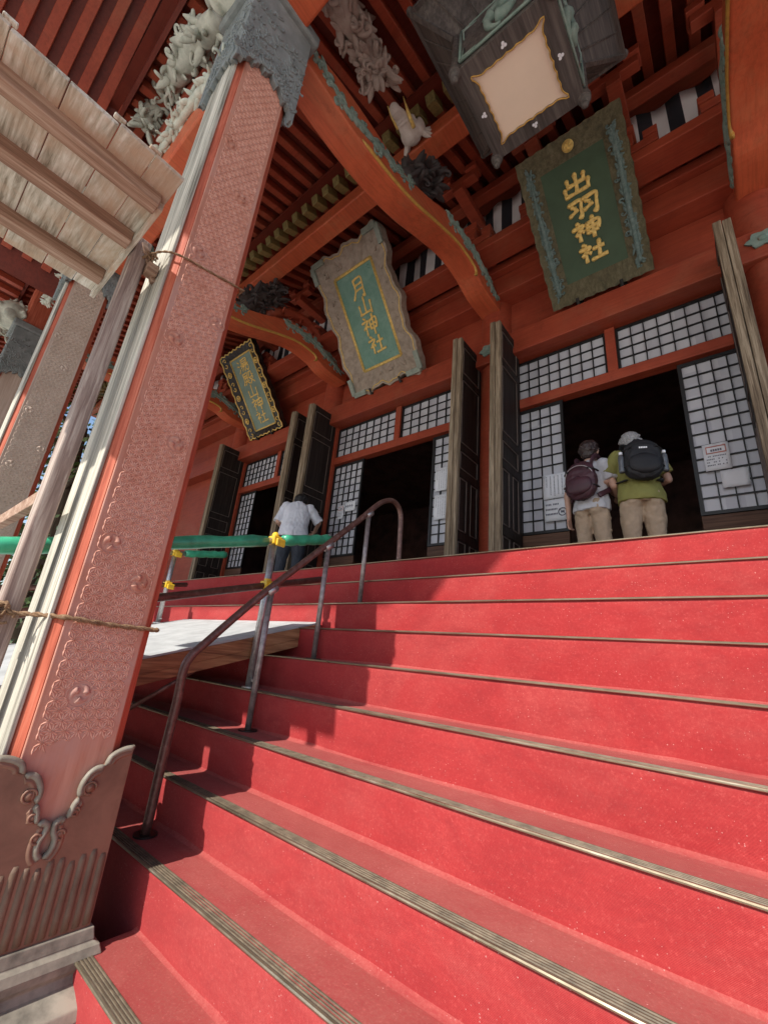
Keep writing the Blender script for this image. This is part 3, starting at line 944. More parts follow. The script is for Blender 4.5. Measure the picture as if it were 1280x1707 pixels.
# lion nosing on the near pillar, dragon and leaf carving on the porch beam
Q = lambda x, y, Y: at(x, y, 1, Y)
parts_front = []
bm = B()
cl = Vector((-2.32, 0.30, 4.78))
ball(bm, cl+Vector((0, 0.12, 0.10)), 0.26, (0.9, 1, 0.95), 20)
ball(bm, cl+Vector((0, -0.14, -0.06)), 0.15, (1.0, 1.1, 0.75), 16)
ball(bm, cl+Vector((0, -0.16, -0.20)), 0.10, (1.0, 1.0, 0.5), 12)
ball(bm, cl+Vector((0, -0.28, 0.0)), 0.06)
for sx in (-1, 1):
    ball(bm, cl+Vector((sx*0.11, -0.10, 0.12)), 0.06)
    ball(bm, cl+Vector((sx*0.2, 0.06, 0.0)), 0.10, (0.5, 1, 1))
rl = random.Random(5)
for k in range(40):
    th = rl.uniform(0, 2*math.pi); ph = rl.uniform(-0.5, 1.2)
    d = Vector((math.cos(th)*math.cos(ph), abs(math.sin(th))*math.cos(ph)*0.9+0.1, math.sin(ph)))
    sd = d.cross(Vector((rl.gauss(0, 1), rl.gauss(0, 1), rl.gauss(0, 1)))).normalized()
    curl(bm, cl+Vector((0, 0.14, 0.08))+d*0.20, d, sd, 0.15, 0.032, rl.uniform(0.8, 1.3))
parts_front.append(mk('lion_nosing', remeshed(bm, 0.012, 1), M['carv_pale'], hall, smooth=True))
dr = [Q(365, 30, 0.46), Q(330, 75, 0.46), Q(305, 110, 0.46), Q(275, 150, 0.46), Q(252, 190, 0.46), Q(242, 215, 0.46)]
parts_front.append(lump('dragon_carving', dr, [0.15, 0.14, 0.17, 0.13, 0.10, 0.06], 31, 34, 30, 0.19, 0.013, 'carv_pale'))
lf = [Q(385, 95, 0.52), Q(350, 135, 0.52), Q(315, 180, 0.52), Q(275, 240, 0.52), Q(250, 275, 0.52)]
parts_front.append(lump('leaf_carving', lf, [0.05, 0.055, 0.05, 0.05, 0.04], 33, 8, 46, 0.11, 0.011, 'carv_pale'))

# --- porch pillar
pil = thing('tmp', (0, 0, 0), None, None)
bpy.data.objects.remove(pil)
X1 = XF-0.40
ch = 0.036
bm = B()
outl = [(XF, PY0+ch), (XF, PY1-ch), (XF-ch, PY1), (X1+ch, PY1), (X1, PY1-ch), (X1, PY0+ch), (X1+ch, PY0), (XF-ch, PY0)]
prism(bm, outl, lambda u, v: Vector((u, v, -1.02)), (0, 0, 6.6))
pillar = mk('porch_pillar', bm, M['red_chamfer'], hall)
# bleached boards on the weather side
bm = B()
box(bm, X1+ch*0.7, X1+0.205, PY0-0.010, PY0+0.004, -0.45, 3.95)
box(bm, X1+0.212, XF-ch*0.6, PY0-0.013, PY0+0.004, -0.45, 3.95)
mk('weathered_face', bm, M['bleached'], pillar, bevel=0.004)
# pink panel with the hemp-leaf relief
bm = B()
box(bm, XF-0.004, XF+0.006, PY0+ch+0.004, PY1-ch-0.004, -1.0, 4.05)
mk('carved_panel', bm, M['pink'], pillar, bevel=0.004)
rounds = [at(292, 565, 0, XF), at(372, 548, 0, XF), at(293, 740, 0, XF), at(186, 905, 0, XF), at(231, 972, 0, XF), at(133, 1157, 0, XF), at(330, 420, 0, XF), at(400, 330, 0, XF), at(375, 230, 0, XF)]
rounds = [Vector((XF, min(max(r.y, PY0+0.09), PY1-0.085), r.z)) for r in rounds]
def asanoha(bm, y0, y1, z0, z1, a, x):
    hh = a*math.sqrt(3)/2
    def ridge(p, q, w_, h_):
        m = ((p[0]+q[0])/2, (p[1]+q[1])/2)
        if not (y0 < p[0] < y1 and y0 < q[0] < y1): return
        zb = z0+0.05*abs(math.sin((m[0]-y0)*9))
        if not (zb < m[1] < z1-0.35*((m[0]-y0)/(y1-y0)-0.4)**2): return
        for r in rounds:
            if (m[0]-r.y)**2+(m[1]-r.z)**2 < 0.048**2: return
        d = Vector((0, q[0]-p[0], q[1]-p[1])); L = d.length; d /= L
        s = Vector((0, -d.z, d.y))*w_/2
        A = Vector((x, p[0], p[1])); C = Vector((x, q[0], q[1])); u = Vector((h_, 0, 0))
        v = [bm.verts.new(t) for t in (A-s*0.25, A+s*0.25, C-s*0.25, C+s*0.25, A.lerp(C, 0.5)-s*1.3, A.lerp(C, 0.5)+s*1.3, A+u, C+u, A.lerp(C, 0.5)+u*1.1)]
        for f in ((0, 4, 8, 6), (4, 2, 7, 8), (6, 8, 5, 1), (8, 7, 3, 5)):
            bm.faces.new([v[i] for i in f])
    nr = int((z1-z0)/hh)
    nc = int((y1-y0)/a)+3
    ymid = (y0+y1)/2
    for r in range(nr+1):
        for c in range(-nc, nc):
            o = (ymid+c*a+(a/2 if r % 2 else 0), z0+r*hh)
            p1 = (o[0]+a, o[1]); p2 = (o[0]+a/2, o[1]+hh); p3 = (o[0]-a/2, o[1]+hh)
            for q in (p1, p2, p3): ridge(o, q, 0.0066, 0.0030)
            for tri in ((o, p1, p2), (o, p2, p3)):
                g = (sum(t[0] for t in tri)/3, sum(t[1] for t in tri)/3)
                for t in tri: ridge(g, t, 0.0066, 0.0030)
bm = B()
asanoha(bm, PY0+ch+0.022, PY1-ch-0.018, -0.43, 3.86, 0.0425, XF+0.0055)
mk('hemp_leaf_relief', bm, M['pink_ridge'], pillar)
for r in rounds:
    bm = B()
    ring = [(XF+0.006, r.y+0.047*math.cos(t), r.z+0.047*math.sin(t)) for t in [2*math.pi*k/28 for k in range(29)]]
    tube(bm, ring, 0.0022, 6)
    a0 = random.uniform(0, 6.28)
    for k in range(3):
        a = a0+k*2*math.pi/3
        pts, rr = [], []
        for j in range(9):
            t = j/8
            ra = 0.020+0.019*t; an = a+2.1*t
            pts.append((XF+0.0055, r.y+ra*math.cos(an), r.z+ra*math.sin(an))); rr.append(0.0165*(1-0.85*t)+0.001)
        tube(bm, [Vector(p)-Vector((0.006, 0, 0)) for p in pts], rr, 8, flat=1.0)
        ball(bm, Vector(pts[0])-Vector((0.006, 0, 0)), 0.0165, (0.6, 1, 1), 10)
    mk('tomoe_roundel', bm, M['pink'], pillar, smooth=True)
# capital: carved collar with a ragged lower edge
bm = B()
e = 0.045
def collar(fn, L, zt, depth, seed):
    n = 36
    out = []
    for k in range(n+1):
        u = k/n
        z = 3.62+0.20*math.sin(math.pi*u)**0.8+0.022*math.sin(u*37+seed)+0.012*math.sin(u*83+seed*2)
        out.append((u*L, z))
    out += [(L, zt), (0, zt)]
    prism(bm, out, fn, depth)
collar(lambda u, v: Vector((XF+0.004, PY0-e+u, v)), PY1-PY0+2*e, 4.60, (e, 0, 0), 1)
collar(lambda u, v: Vector((X1-e, PY0-e+u, v)), PY1-PY0+2*e, 4.60, (e-0.004, 0, 0), 2)
collar(lambda u, v: Vector((X1-0.003+u, PY0-e+0.003, v)), XF-X1+0.006, 4.597, (0, e-0.006, 0), 3)
collar(lambda u, v: Vector((X1-0.003+u, PY1+0.003, v)), XF-X1+0.006, 4.597, (0, e-0.006, 0), 4)
cap = mk('capital', bm, M['capital'], pillar, bevel=0.006)
bm = B()
rc = random.Random(9)
for k in range(150):
    u = rc.random(); z = 3.70+0.2*math.sin(math.pi*u)**0.8+rc.random()**1.6*0.62
    y = PY0-e+u*(PY1-PY0+2*e)
    dn = Vector((0.0, rc.uniform(-0.5, 0.5), -1)).normalized()
    curl(bm, Vector((XF+e+0.003, y, z)), dn, Vector((0.1, rc.choice((-1, 1)), 0)).normalized(), rc.uniform(0.05, 0.11), rc.uniform(0.006, 0.011), rc.uniform(0.4, 1.0), 6)
mk('capital_carving', bm, M['capital'], pillar, smooth=True)
bm = B()
for k in range(90):
    u = rc.random(); z = 3.70+0.2*math.sin(math.pi*u)**0.8+rc.random()**1.6*0.6
    x = X1+u*(XF-X1)
    dn = Vector((rc.uniform(-0.5, 0.5), 0, -1)).normalized()
    curl(bm, Vector((x, PY0-e-0.001, z)), dn, Vector((rc.choice((-1, 1)), 0.1, 0)).normalized(), rc.uniform(0.05, 0.1), rc.uniform(0.006, 0.010), rc.uniform(0.4, 1.0), 6)
mk('capital_carving', bm, M['capital'], pillar, smooth=True)
bm = B(); box(bm, X1-0.09, XF+0.09, PY0-0.09, PY1+0.09, 4.605, 4.72); mk('capital_block', bm, M['capital'], pillar, bevel=0.02)

# skirt round the foot of the pillar: cloud-shaped top, rolled rims, flutes below
sk = thing
def skirt_profile():
    """half profile, u from the edge (0) to the middle (1), height z"""
    return [(0.0, -0.424), (0.14, -0.427), (0.28, -0.438), (0.38, -0.455), (0.43, -0.486), (0.55, -0.489), (0.65, -0.505), (0.72, -0.534), (0.74, -0.562), (0.71, -0.588), (0.76, -0.605), (0.79, -0.630), (0.80, -0.652), (0.89, -0.647), (0.975, -0.663), (0.962, -0.690), (0.915, -0.715), (0.93, -0.745), (1.0, -0.765)]
SY0, SY1 = PY0-0.035, PY1+0.033
SX0, SX1 = X1-0.035, XF+0.026
hp = skirt_profile()
bm = B()
def skirt_face(fn, L, depth, rimn):
    half = L/2
    left = [(u*half, z) for u, z in hp]
    right = [(L-u*half, z) for u, z in reversed(hp[:-1])]
    top = left+right
    out = [(0, -1.03)] + top + [(L, -1.03)]
    prism(bm, out, fn, depth)
    return top
faces = [
    (lambda u, v: Vector((XF+0.007, SY0+u, v)), SY1-SY0, Vector((SX1-XF-0.007, 0, 0)), Vector((1, 0, 0))),
    (lambda u, v: Vector((SX0+u, PY0-0.016, v)), SX1-SX0-0.002, Vector((0, SY0-PY0+0.018, 0)), Vector((0, -1, 0))),
    (lambda u, v: Vector((X1-0.003, SY0+u, v)), SY1-SY0, Vector((SX0-X1+0.003, 0, 0)), Vector((-1, 0, 0))),
    (lambda u, v: Vector((SX0+u, PY1+0.003, v)), SX1-SX0-0.002, Vector((0, SY1-PY1-0.005, 0)), Vector((0, 1, 0)))]
tops = []
for fn, L, dp, nn in faces:
    tops.append((skirt_face(fn, L, dp, nn), fn, L, dp, nn))
skirt = mk('pillar_skirt', bm, M['skirt'], pillar, bevel=0.003)
bm = B()
PROF = [(-0.006, -0.004, 0), (-0.004, 0.008, 0), (0.002, 0.015, 0), (0.010, 0.017, 0), (0.018, 0.012, 0), (0.0225, 0.003, 1), (0.026, 0.002, 1), (0.031, 0.008, 1), (0.038, 0.0085, 1), (0.045, 0.004, 1), (0.050, -0.002, 1)]
def moulding(pts2, fn, nn, base, sgn):
    sp = smooth_path([Vector((u, z, 0)) for u, z in pts2], 6)
    rows = []
    for i, p in enumerate(sp):
        t = (sp[min(i+1, len(sp)-1)]-sp[max(i-1, 0)]).normalized()
        nrm2 = Vector((t.y, -t.x, 0))*sgn
        e = min(1, min(i, len(sp)-1-i)/3+0.35)
        rows.append([bm.verts.new(fn(p.x+nrm2.x*o*e*0.74, p.y+nrm2.y*o*e*0.74)+base+nn*h*e*0.72) for o, h, m_ in PROF])
    for a, b in zip(rows, rows[1:]):
        for k in range(len(PROF)-1):
            bm.faces.new((a[k], a[k+1], b[k+1], b[k])).material_index = PROF[k][2]
for top, fn, L, dp, nn in tops:
    n = len(hp)
    for seg in (top[:5], top[4:10], top[9:13], top[12:n]):
        for mirror in (0, 1):
            pts = [((L-u if mirror else u), z) for u, z in seg]
            moulding(pts, fn, nn, dp*0.995, 1 if not mirror else -1)
    # the eye where each cloud rolls in
    for mirror in (0, 1):
        for (u, z, r) in ((0.575, -0.560, 0.017), (0.71, -0.632, 0.011), (0.84, -0.70, 0.012)):
            uu = u*L/2; uu = L-uu if mirror else uu
            c0 = fn(uu, z)+dp*0.99
            tube(bm, [c0, c0+nn*0.006], r, 14, mi=1)
            ring = [c0+nn*0.006+(fn(uu+r*1.25*math.cos(a), z+r*1.25*math.sin(a))-fn(uu, z)) for a in [k*2*math.pi/16 for k in range(14)]]
            tube(bm, ring, 0.0045, 6, mi=1)
mk('skirt_rim', bm, [M['skirt_rim'], M['skirt']], pillar, smooth=True)
bm = B()
for top, fn, L, dp, nn in tops:
    k = 13
    for i in range(k):
        u = L*(i+0.5)/k
        a = abs(2*u/L-1)
        zt = -0.785+0.012*math.sin(i*1.9)
        pts = [fn(u, -1.015)+dp*0.99, fn(u, -0.96)+dp*0.99, fn(u, zt-0.02)+dp*0.99, fn(u, zt)+dp*0.99]
        rf = L/k*0.46
        tube(bm, [p-nn*rf*0.55 for p in pts], [rf, rf, rf, rf*0.75], 12)
mk('skirt_fluting', bm, M['fluting'], pillar, smooth=True)
# carved stone base under the pillar
bm = B()
def ringbox(bm, prof, cx, cy):
    rings = []
    for h, z in prof:
        rings.append([bm.verts.new((cx+sx*h, cy+sy*h, z)) for sx, sy in ((-1, -1), (1, -1), (1, 1), (-1, 1))])
    for a, b in zip(rings, rings[1:]):
        for k in range(4): bm.faces.new((a[k], a[(k+1) % 4], b[(k+1) % 4], b[k]))
    bm.faces.new(rings[0]); bm.faces.new(rings[-1][::-1])
pc = ((XF+X1)/2, (PY0+PY1)/2)
prof = [(0.238, -1.025), (0.245, -1.060), (0.243, -1.064), (0.262, -1.075), (0.272, -1.10), (0.266, -1.125), (0.25, -1.145), (0.262, -1.165), (0.30, -1.18), (0.34, -1.20), (0.352, -1.23), (0.352, -1.30), (0.36, -1.32), (0.36, GROUND)]
ringbox(bm, prof, *pc)
mk('stone_base', bm, M['stone'], pillar, bevel=0.004)
pillar['label'] = 'near pillar with faded pink hemp-leaf panel and bleached weather side'
# farther pillar
P2D = Vector((-3.20, -0.09, 0))
c = copy_obj(pillar, hall); c.location += P2D
c['label'] = 'farther pillar with tan faded panel behind the grey canopy post'
def retint(o):
    for n_, m_ in (('carved_panel', 'tan'), ('hemp_leaf', 'tan_ridge'), ('tomoe', 'tan_ridge')):
        if o.name.startswith(n_):
            o.material_slots[0].link = 'OBJECT'; o.material_slots[0].material = M[m_]
for chd in children(pillar): retint(copy_obj(chd, c))
for o in parts_front:
    d = copy_obj(o, hall); d.location += P2D
c = copy_obj(pillar, hall); c.location += P2D*2
c['label'] = 'farthest pillar at the left edge'
for chd in children(pillar):
    if not chd.name.startswith(('hemp', 'tomoe')): retint(copy_obj(chd, c))
for o in parts_front:
    d = copy_obj(o, hall); d.location += P2D*2
c = copy_obj(pillar, hall); c.location += Vector((3.2, 0, 0))
for chd in children(pillar):
    if chd.name.startswith(('carved_panel', 'pillar_skirt', 'stone_base', 'capital')):
        copy_obj(chd, c)

# --- folded doors
def door(x, side, y0=4.12, y1=4.74, z0=0.86, z1=4.27, two=True):
    """one pair of leaves folded back and standing out from the wall; side = +1 when its panelled face looks to +X"""
    th = 0.055
    lv = []
    for j in range(2):
        x0 = x+(j-0.5)*(th+0.018)-th/2
        bm = B()
        box(bm, x0+0.012, x0+th-0.012, y0+0.05, y1-0.02, z0+0.02, z1-0.02)
        st = 0.075
        zz = [z0, z0+0.5, z0+0.62, z0+1.36, z0+1.48, z0+1.78, z0+1.88, z1-0.62, z1-0.54, z1-0.12, z1]
        for a, b in ((0, 0.14), (0.55, 0.66), (1.36, 1.46), (1.72, 1.82), (2.78, 2.87), (z1-z0-0.10, z1-z0)):
            box(bm, x0, x0+th, y0+0.062, y1-st, z0+a, z0+b)
        box(bm, x0+0.001, x0+th-0.001, y1-st, y1, z0, z1)
        ym = (y0+y1)/2
        box(bm, x0+0.003, x0+th-0.003, ym-0.03, ym+0.03, z0+0.66, z0+1.36)
        box(bm, x0+0.003, x0+th-0.003, ym-0.03, ym+0.03, z0+0.14, z0+0.55)
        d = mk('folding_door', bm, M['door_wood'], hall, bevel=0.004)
        bm = B()
        box(bm, x0-0.006, x0+th+0.006, y0, y0+0.06, z0, z1+0.02*(j == 0))
        mk('door_stile', bm, M['stile'], d, bevel=0.006)
        # pale worn mouldings round each panel
        bm = B()
        fx = x0+th-0.004 if side > 0 else x0+0.004
        for a, b, c0, c1 in ((0.14, 0.55, y0+0.07, ym-0.04), (0.14, 0.55, ym+0.04, y1-st-0.01), (0.66, 1.36, y0+0.07, ym-0.04), (0.66, 1.36, ym+0.04, y1-st-0.01), (1.46, 1.72, y0+0.07, y1-st-0.01), (1.82, 2.78, y0+0.07, y1-st-0.01), (2.87, z1-z0-0.10, y0+0.07, y1-st-0.01)):
            m_ = 0.018
            q = [(c0+m_, z0+a+m_), (c1-m_, z0+a+m_), (c1-m_, z0+b-m_), (c0+m_, z0+b-m_)]
            for k in range(4):
                (ya, za), (yb, zb) = q[k], q[(k+1) % 4]
                bar(bm, (fx, ya, za), (fx, yb, zb), 0.010, 0.010)
        mk('moulding', bm, M['molding'], d)
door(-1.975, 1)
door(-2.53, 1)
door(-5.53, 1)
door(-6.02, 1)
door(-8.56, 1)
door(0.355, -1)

# ------------------------------------------------------------------ name plaques
def strokes(bm, sts, org, ex, ey, w_, h_, thick, nrm, wid, rnd):
    """brush strokes as raised, tapering strokes; org is the lower left of the character's box"""
    for st in sts:
        pts = [(p[0]+rnd.uniform(-0.015, 0.015), p[1]+rnd.uniform(-0.015, 0.015)) for p in st]
        P3 = [org+ex*(u*w_)+ey*(v*h_) for u, v in pts]
        sp = smooth_path(P3, 6) if len(P3) > 2 else [P3[0].lerp(P3[1], t/6) for t in range(7)]
        # keep corners: insert dense points
        n = len(sp)
        rr = []
        for i in range(n):
            t = i/(n-1)
            rr.append(wid*(1.08-0.34*math.sin(math.pi*min(1, t*1.1))-0.45*max(0, t-0.8)*2.2+0.03*math.sin(i*2.1)))
        tube(bm, [p+nrm*thick*0.3 for p in sp], rr, 10, flat=0.35, updir=nrm)
        ball(bm, sp[0]+nrm*thick*0.1, rr[0]*0.9, (1, 1, 1), 10)
SHI = [[(.2, 1.0), (.3, .9)], [(.06, .78), (.42, .80), (.1, .38)], [(.25, .6), (.25, 0.0)], [(.3, .55), (.44, .42)]]
KANJI = {
    'izu': [[(.5, 1.02), (.52, .5), (.5, .08)], [(.22, .86), (.24, .56)], [(.22, .55), (.8, .58)], [(.78, .9), (.77, .52)], [(.1, .46), (.13, .08)], [(.12, .08), (.9, .12)], [(.9, .5), (.88, .02)]],
    'ha': [[(.04, .86), (.44, .9), (.44, .5), (.42, .04), (.34, .12)], [(.12, .72), (.26, .58)], [(.04, .3), (.34, .5)], [(.54, .86), (.96, .9), (.96, .5), (.94, .0), (.84, .1)], [(.62, .72), (.76, .58)], [(.54, .3), (.86, .5)]],
    'kami': SHI+[[(.54, .78), (.55, .28)], [(.54, .78), (.94, .82), (.92, .3)], [(.55, .54), (.92, .56)], [(.55, .3), (.92, .32)], [(.73, 1.04), (.73, -.06)]],
    'yashiro': SHI+[[(.54, .60), (.92, .63)], [(.73, .92), (.72, .08)], [(.46, .06), (1.0, .1)]],
    'tsuki': [[(.3, .95), (.3, .45), (.1, .0)], [(.3, .95), (.55, 1.0), (.80, .95), (.80, .4), (.80, .02), (.68, .1)], [(.32, .68), (.78, .7)], [(.32, .42), (.78, .44)]],
    'yama': [[(.5, 1.0), (.5, .12)], [(.15, .62), (.17, .12)], [(.15, .12), (.88, .15)], [(.87, .66), (.87, .0)]],
    'yu': [[(.06, .92), (.2, .8)], [(.0, .62), (.15, .54)], [(.04, .04), (.2, .32)], [(.4, .97), (.4, .66)], [(.4, .97), (.86, .98), (.85, .66)], [(.4, .82), (.85, .82)], [(.4, .66), (.85, .66)], [(.3, .54), (.98, .55)], [(.46, .54), (.28, .3)], [(.42, .42), (.92, .43), (.88, .05), (.74, .1)], [(.6, .42), (.36, .08)], [(.76, .42), (.55, .04)]],
    'dono': [[(.12, .95), (.5, .96), (.5, .76), (.14, .75)], [(.12, .95), (.12, .4), (.0, .05)], [(.2, .58), (.54, .58)], [(.28, .7), (.28, .3)], [(.45, .7), (.45, .3)], [(.16, .3), (.58, .3)], [(.28, .22), (.16, .04)], [(.42, .22), (.56, .06)], [(.67, .95), (.64, .72), (.57, .6)], [(.67, .95), (.87, .96), (.86, .7), (.98, .67)], [(.6, .5), (.92, .52), (.6, .02)], [(.66, .42), (1.0, .02)]],
}
def plaque(name, label, tl, tr, bl, br, style):
    cen = (tl+tr+bl+br)/4
    ex = ((tr+br)-(tl+bl)).normalized()
    ey = ((tl+tr)-(bl+br)).normalized()
    nrm = ex.cross(ey).normalized()           # towards the viewer
    W = ((tr-tl).length+(br-bl).length)/2
    H = ((tl-bl).length+(tr-br).length)/2
    t = thing(name, cen-ey*H/2, label, 'plaque', 'shrine name plaques above the doors')
    f = lambda u, v, n=0.0: cen+ex*(u*W/2)+ey*(v*H/2)+nrm*n
    rnd = random.Random(hash(style) % 100)
    rnd = random.Random({'olive': 3, 'carved': 5, 'black': 8}[style])
    iw, ih = {'olive': (0.60, 0.72), 'carved': (0.56, 0.69), 'black': (0.62, 0.84)}[style]
    # frame
    bm = B()
    N = 26
    def wav(k, side):
        if style == 'olive': return 0.012*((k % 3) - 1)
        if style == 'black': return 0.03*math.sin(k*1.9)
        u = (k/N)*2-1
        return 0.05*math.sin(u*9+side*1.3)+0.025*math.sin(u*21+side)+0.06*(abs(u)**3)
    out = []
    for side, (a, b) in enumerate((((-1, -1), (1, -1)), ((1, -1), (1, 1)), ((1, 1), (-1, 1)), ((-1, 1), (-1, -1)))):
        for k in range(N):
            u = k/N
            px = a[0]+(b[0]-a[0])*u; py = a[1]+(b[1]-a[1])*u
            o = wav(k, side)*(0 if k == 0 else 1)
            if side == 0: py -= o*W/H
            elif side == 1: px += o
            elif side == 2: py += o*W/H
            else: px -= o
            out.append((px, py))
    inn = []
    for side, (a, b) in enumerate((((-1, -1), (1, -1)), ((1, -1), (1, 1)), ((1, 1), (-1, 1)), ((-1, 1), (-1, -1)))):
        for k in range(N):
            u = k/N
            inn.append(((a[0]+(b[0]-a[0])*u)*iw, (a[1]+(b[1]-a[1])*u)*ih))
    th0, th1 = (0.10, 0.025) if style != 'carved' else (0.12, 0.03)
    vo = [bm.verts.new(f(u, v, th0)) for u, v in out]
    vm = [bm.verts.new(f(u*(0.5+0.5*iw/1.0) if False else (u+iu)/2, (v+iv)/2, (th0+th1)/2+(0.012*rnd.uniform(-1, 1) if style == 'carved' else 0))) for (u, v), (iu, iv) in zip(out, inn)]
    vi = [bm.verts.new(f(u, v, th1)) for u, v in inn]
    vb = [bm.verts.new(f(u, v, -0.03)) for u, v in out]
    n = len(out)
    for k in range(n):
        j = (k+1) % n
        bm.faces.new((vo[k], vo[j], vm[j], vm[k])); bm.faces.new((vm[k], vm[j], vi[j], vi[k])); bm.faces.new((vb[k], vb[j], vo[j], vo[k]))
    bm.faces.new(vb[::-1])
    for k in range(26 if style == 'carved' else 0):
        a = rnd.uniform(0, 6.28); s_ = rnd.random()
        u = max(-1, min(1, 1.6*math.cos(a))); v = max(-1, min(1, 1.6*math.sin(a)))
        u *= (iw+1)/2*0.98; v *= (ih+1)/2*0.99
        d = (ex*math.cos(a*3)+ey*math.sin(a*3)).normalized()
        curl(bm, f(u, v, 0.072), d, d.cross(nrm), 0.16, 0.02, 1.2, 6)
    fr = mk('plaque_frame', bm, {'olive': M['frame_brown'], 'carved': M['frame_grey'], 'black': M['frame_black']}[style], t)
    # field
    bm = B()
    vs = [bm.verts.new(f(u*iw*1.01, v*ih*1.01, 0.028)) for u, v in ((-1, -1), (1, -1), (1, 1), (-1, 1))]
    ve = bmesh.ops.extrude_face_region(bm, geom=[bm.faces.new(vs)])
    for v in ve['geom']:
        if isinstance(v, bmesh.types.BMVert): v.co -= nrm*0.02
    mk('plaque_field', bm, {'olive': M['plaque_green'], 'carved': M['plaque_teal'], 'black': M['plaque_grey']}[style], t)
    # gilt inner border and edge lines
    bm = B()
    if style != 'olive':
        q = [f(u*iw, v*ih, 0.034) for u, v in ((-1, -1), (1, -1), (1, 1), (-1, 1))]
        for k in range(4): bar(bm, q[k], q[(k+1) % 4], 0.045 if style == 'carved' else 0.03, 0.02, up=nrm)
    if style == 'carved':
        ring = [f(u*0.93, v*0.955, th0*0.93) for u, v in out]
        tube(bm, ring+[ring[0]], 0.008, 6)
    if style == 'black':
        tube(bm, [f(u*0.985, v*0.99, th0*1.0) for u, v in out]+[f(out[0][0]*0.985, out[0][1]*0.99, th0)], 0.014, 6)
        for sx in (-1, 1):
            for k in range(7):
                v = -0.84+k*0.28
                c = f(sx*0.82, v, 0.075)
                if k % 2:
                    ring = [c+ex*0.055*math.cos(a)+ey*0.055*math.sin(a) for a in [2*math.pi*i/20 for i in range(21)]]
                    tube(bm, ring, 0.012, 6); ball(bm, c, 0.03, (1, 1, 1), 8)
                else:
                    for sg in (-1, 1):
                        pts = [c+ex*(0.05*(1.2-tt)*math.cos(tt*5.5)*sx)+ey*sg*(0.05+0.05*(1.2-tt)*math.sin(tt*5.5)) for tt in [i/12 for i in range(13)]]
                        tube(bm, pts, 0.010, 6)
    if style != 'olive':
        mk('gilt_border', bm, M['gold'], t, smooth=True)
    else:
        bm.free()
        bm = B()
        c = f(0.02, 0.86, 0.075)
        tube(bm, [c, c+nrm*0.02], 0.062, 24); 
        for k in range(3):
            a = k*2*math.pi/3
            pts = [c+nrm*0.021+ex*(0.02+0.028*tt)*math.cos(a+2.2*tt)+ey*(0.02+0.028*tt)*math.sin(a+2.2*tt) for tt in [i/8 for i in range(9)]]
            tube(bm, pts, [0.018*(1-0.8*i/8) for i in range(9)], 8)
        mk('gilt_crest', bm, M['gold'], t, smooth=True)
        for sx in (-1, 1):
            sp = [f(sx*0.80, v, 0.07) for v in (-0.85, -0.6, -0.3, 0.0, 0.3, 0.6, 0.8)]
            bm = carving(sp, [0.05, 0.07, 0.065, 0.075, 0.06, 0.05, 0.015], 60+sx, 44, 16, 0.09, 0.011, flatten=nrm)
            mk('dragon_relief', bm, M['relief_teal'], t, smooth=True)
    if style == 'carved':
        for su in (-1, 1):
            for sv in (-1, 1):
                bm = B()
                for (u0, v0, u1, v1) in ((1.0, 1.0, 0.62, 1.0), (1.0, 1.0, 1.0, 0.74)):
                    bar(bm, f(su*u0*0.985, sv*v0*0.985, th0+0.006), f(su*u1*0.985, sv*v1*0.985, th0+0.006), 0.085, 0.05, up=nrm)
                mk('corner_fitting', bm, M['frame_edge'], t, bevel=0.006)
    # characters
    txt = {'olive': ['izu', 'ha', 'kami', 'yashiro'], 'carved': ['tsuki', 'yama', 'kami', 'yashiro'], 'black': ['yu', 'dono', 'yama', 'kami', 'yashiro']}[style]
    nchar = len(txt)
    span = 2*ih*(0.90 if style == 'black' else 0.80)
    for i, k in enumerate(txt):
        v_hi = span/2-i*span/nchar-(0.05 if style == 'olive' else 0)
        hh_ = span/nchar*H/2*(0.80 if style == 'olive' else 0.90)
        ww_ = iw*W*{'olive': 0.46, 'carved': 0.40, 'black': 0.5}[style]
        if style == 'carved' and i == 0: hh_ *= 1.08
        bm = B()
        jx = (0.05 if i % 2 else -0.05)*iw
        org = f(0, v_hi, 0.030)+ex*(-ww_/2+jx*0.3)-ey*hh_
        strokes(bm, KANJI[k], org, ex, ey+ex*0.06, ww_, hh_, 0.02, nrm, {'olive': 0.026, 'carved': 0.021, 'black': 0.017}[style], rnd)
        mk('character', bm, M['gold'], t, smooth=True)
    # iron hooks under it
    for u in (-0.45, 0.42):
        bm = B()
        a = f(u, -1.02, 0.0)
        tube(bm, [a+nrm*0.16+ey*0.06, a+nrm*0.16-ey*0.03, a-nrm*0.02-ey*0.03, a-nrm*0.12-ey*0.02], 0.02, 8)
        box(bm, a.x-0.035, a.x+0.035, a.y-0.04, a.y+0.02, a.z-0.05, a.z+0.03)
        mk('support_hook', bm, M['iron'], t)
    return t
plaque('name_plaque', 'olive framed plaque with green field and four gold characters, right of the other two', Vector((-1.39, 3.50, 5.86)), Vector((-0.25, 3.50, 5.86)), Vector((-1.39, 4.70, 4.60)), Vector((-0.25, 4.70, 4.60)), 'olive')
plaque('name_plaque', 'wavy carved grey brown plaque with teal field and gold outlined characters, middle of three', Vector((-4.92, 3.30, 6.32)), Vector((-3.48, 3.30, 6.32)), Vector((-4.85, 4.62, 4.47)), Vector((-3.41, 4.62, 4.47)), 'carved')
plaque('name_plaque', 'black framed plaque with gold scrollwork edge hanging behind the farther curved beam', Vector((-8.22, 3.55, 6.05)), Vector((-7.02, 3.55, 6.05)), Vector((-8.10, 4.62, 4.50)), Vector((-6.94, 4.62, 4.50)), 'black')

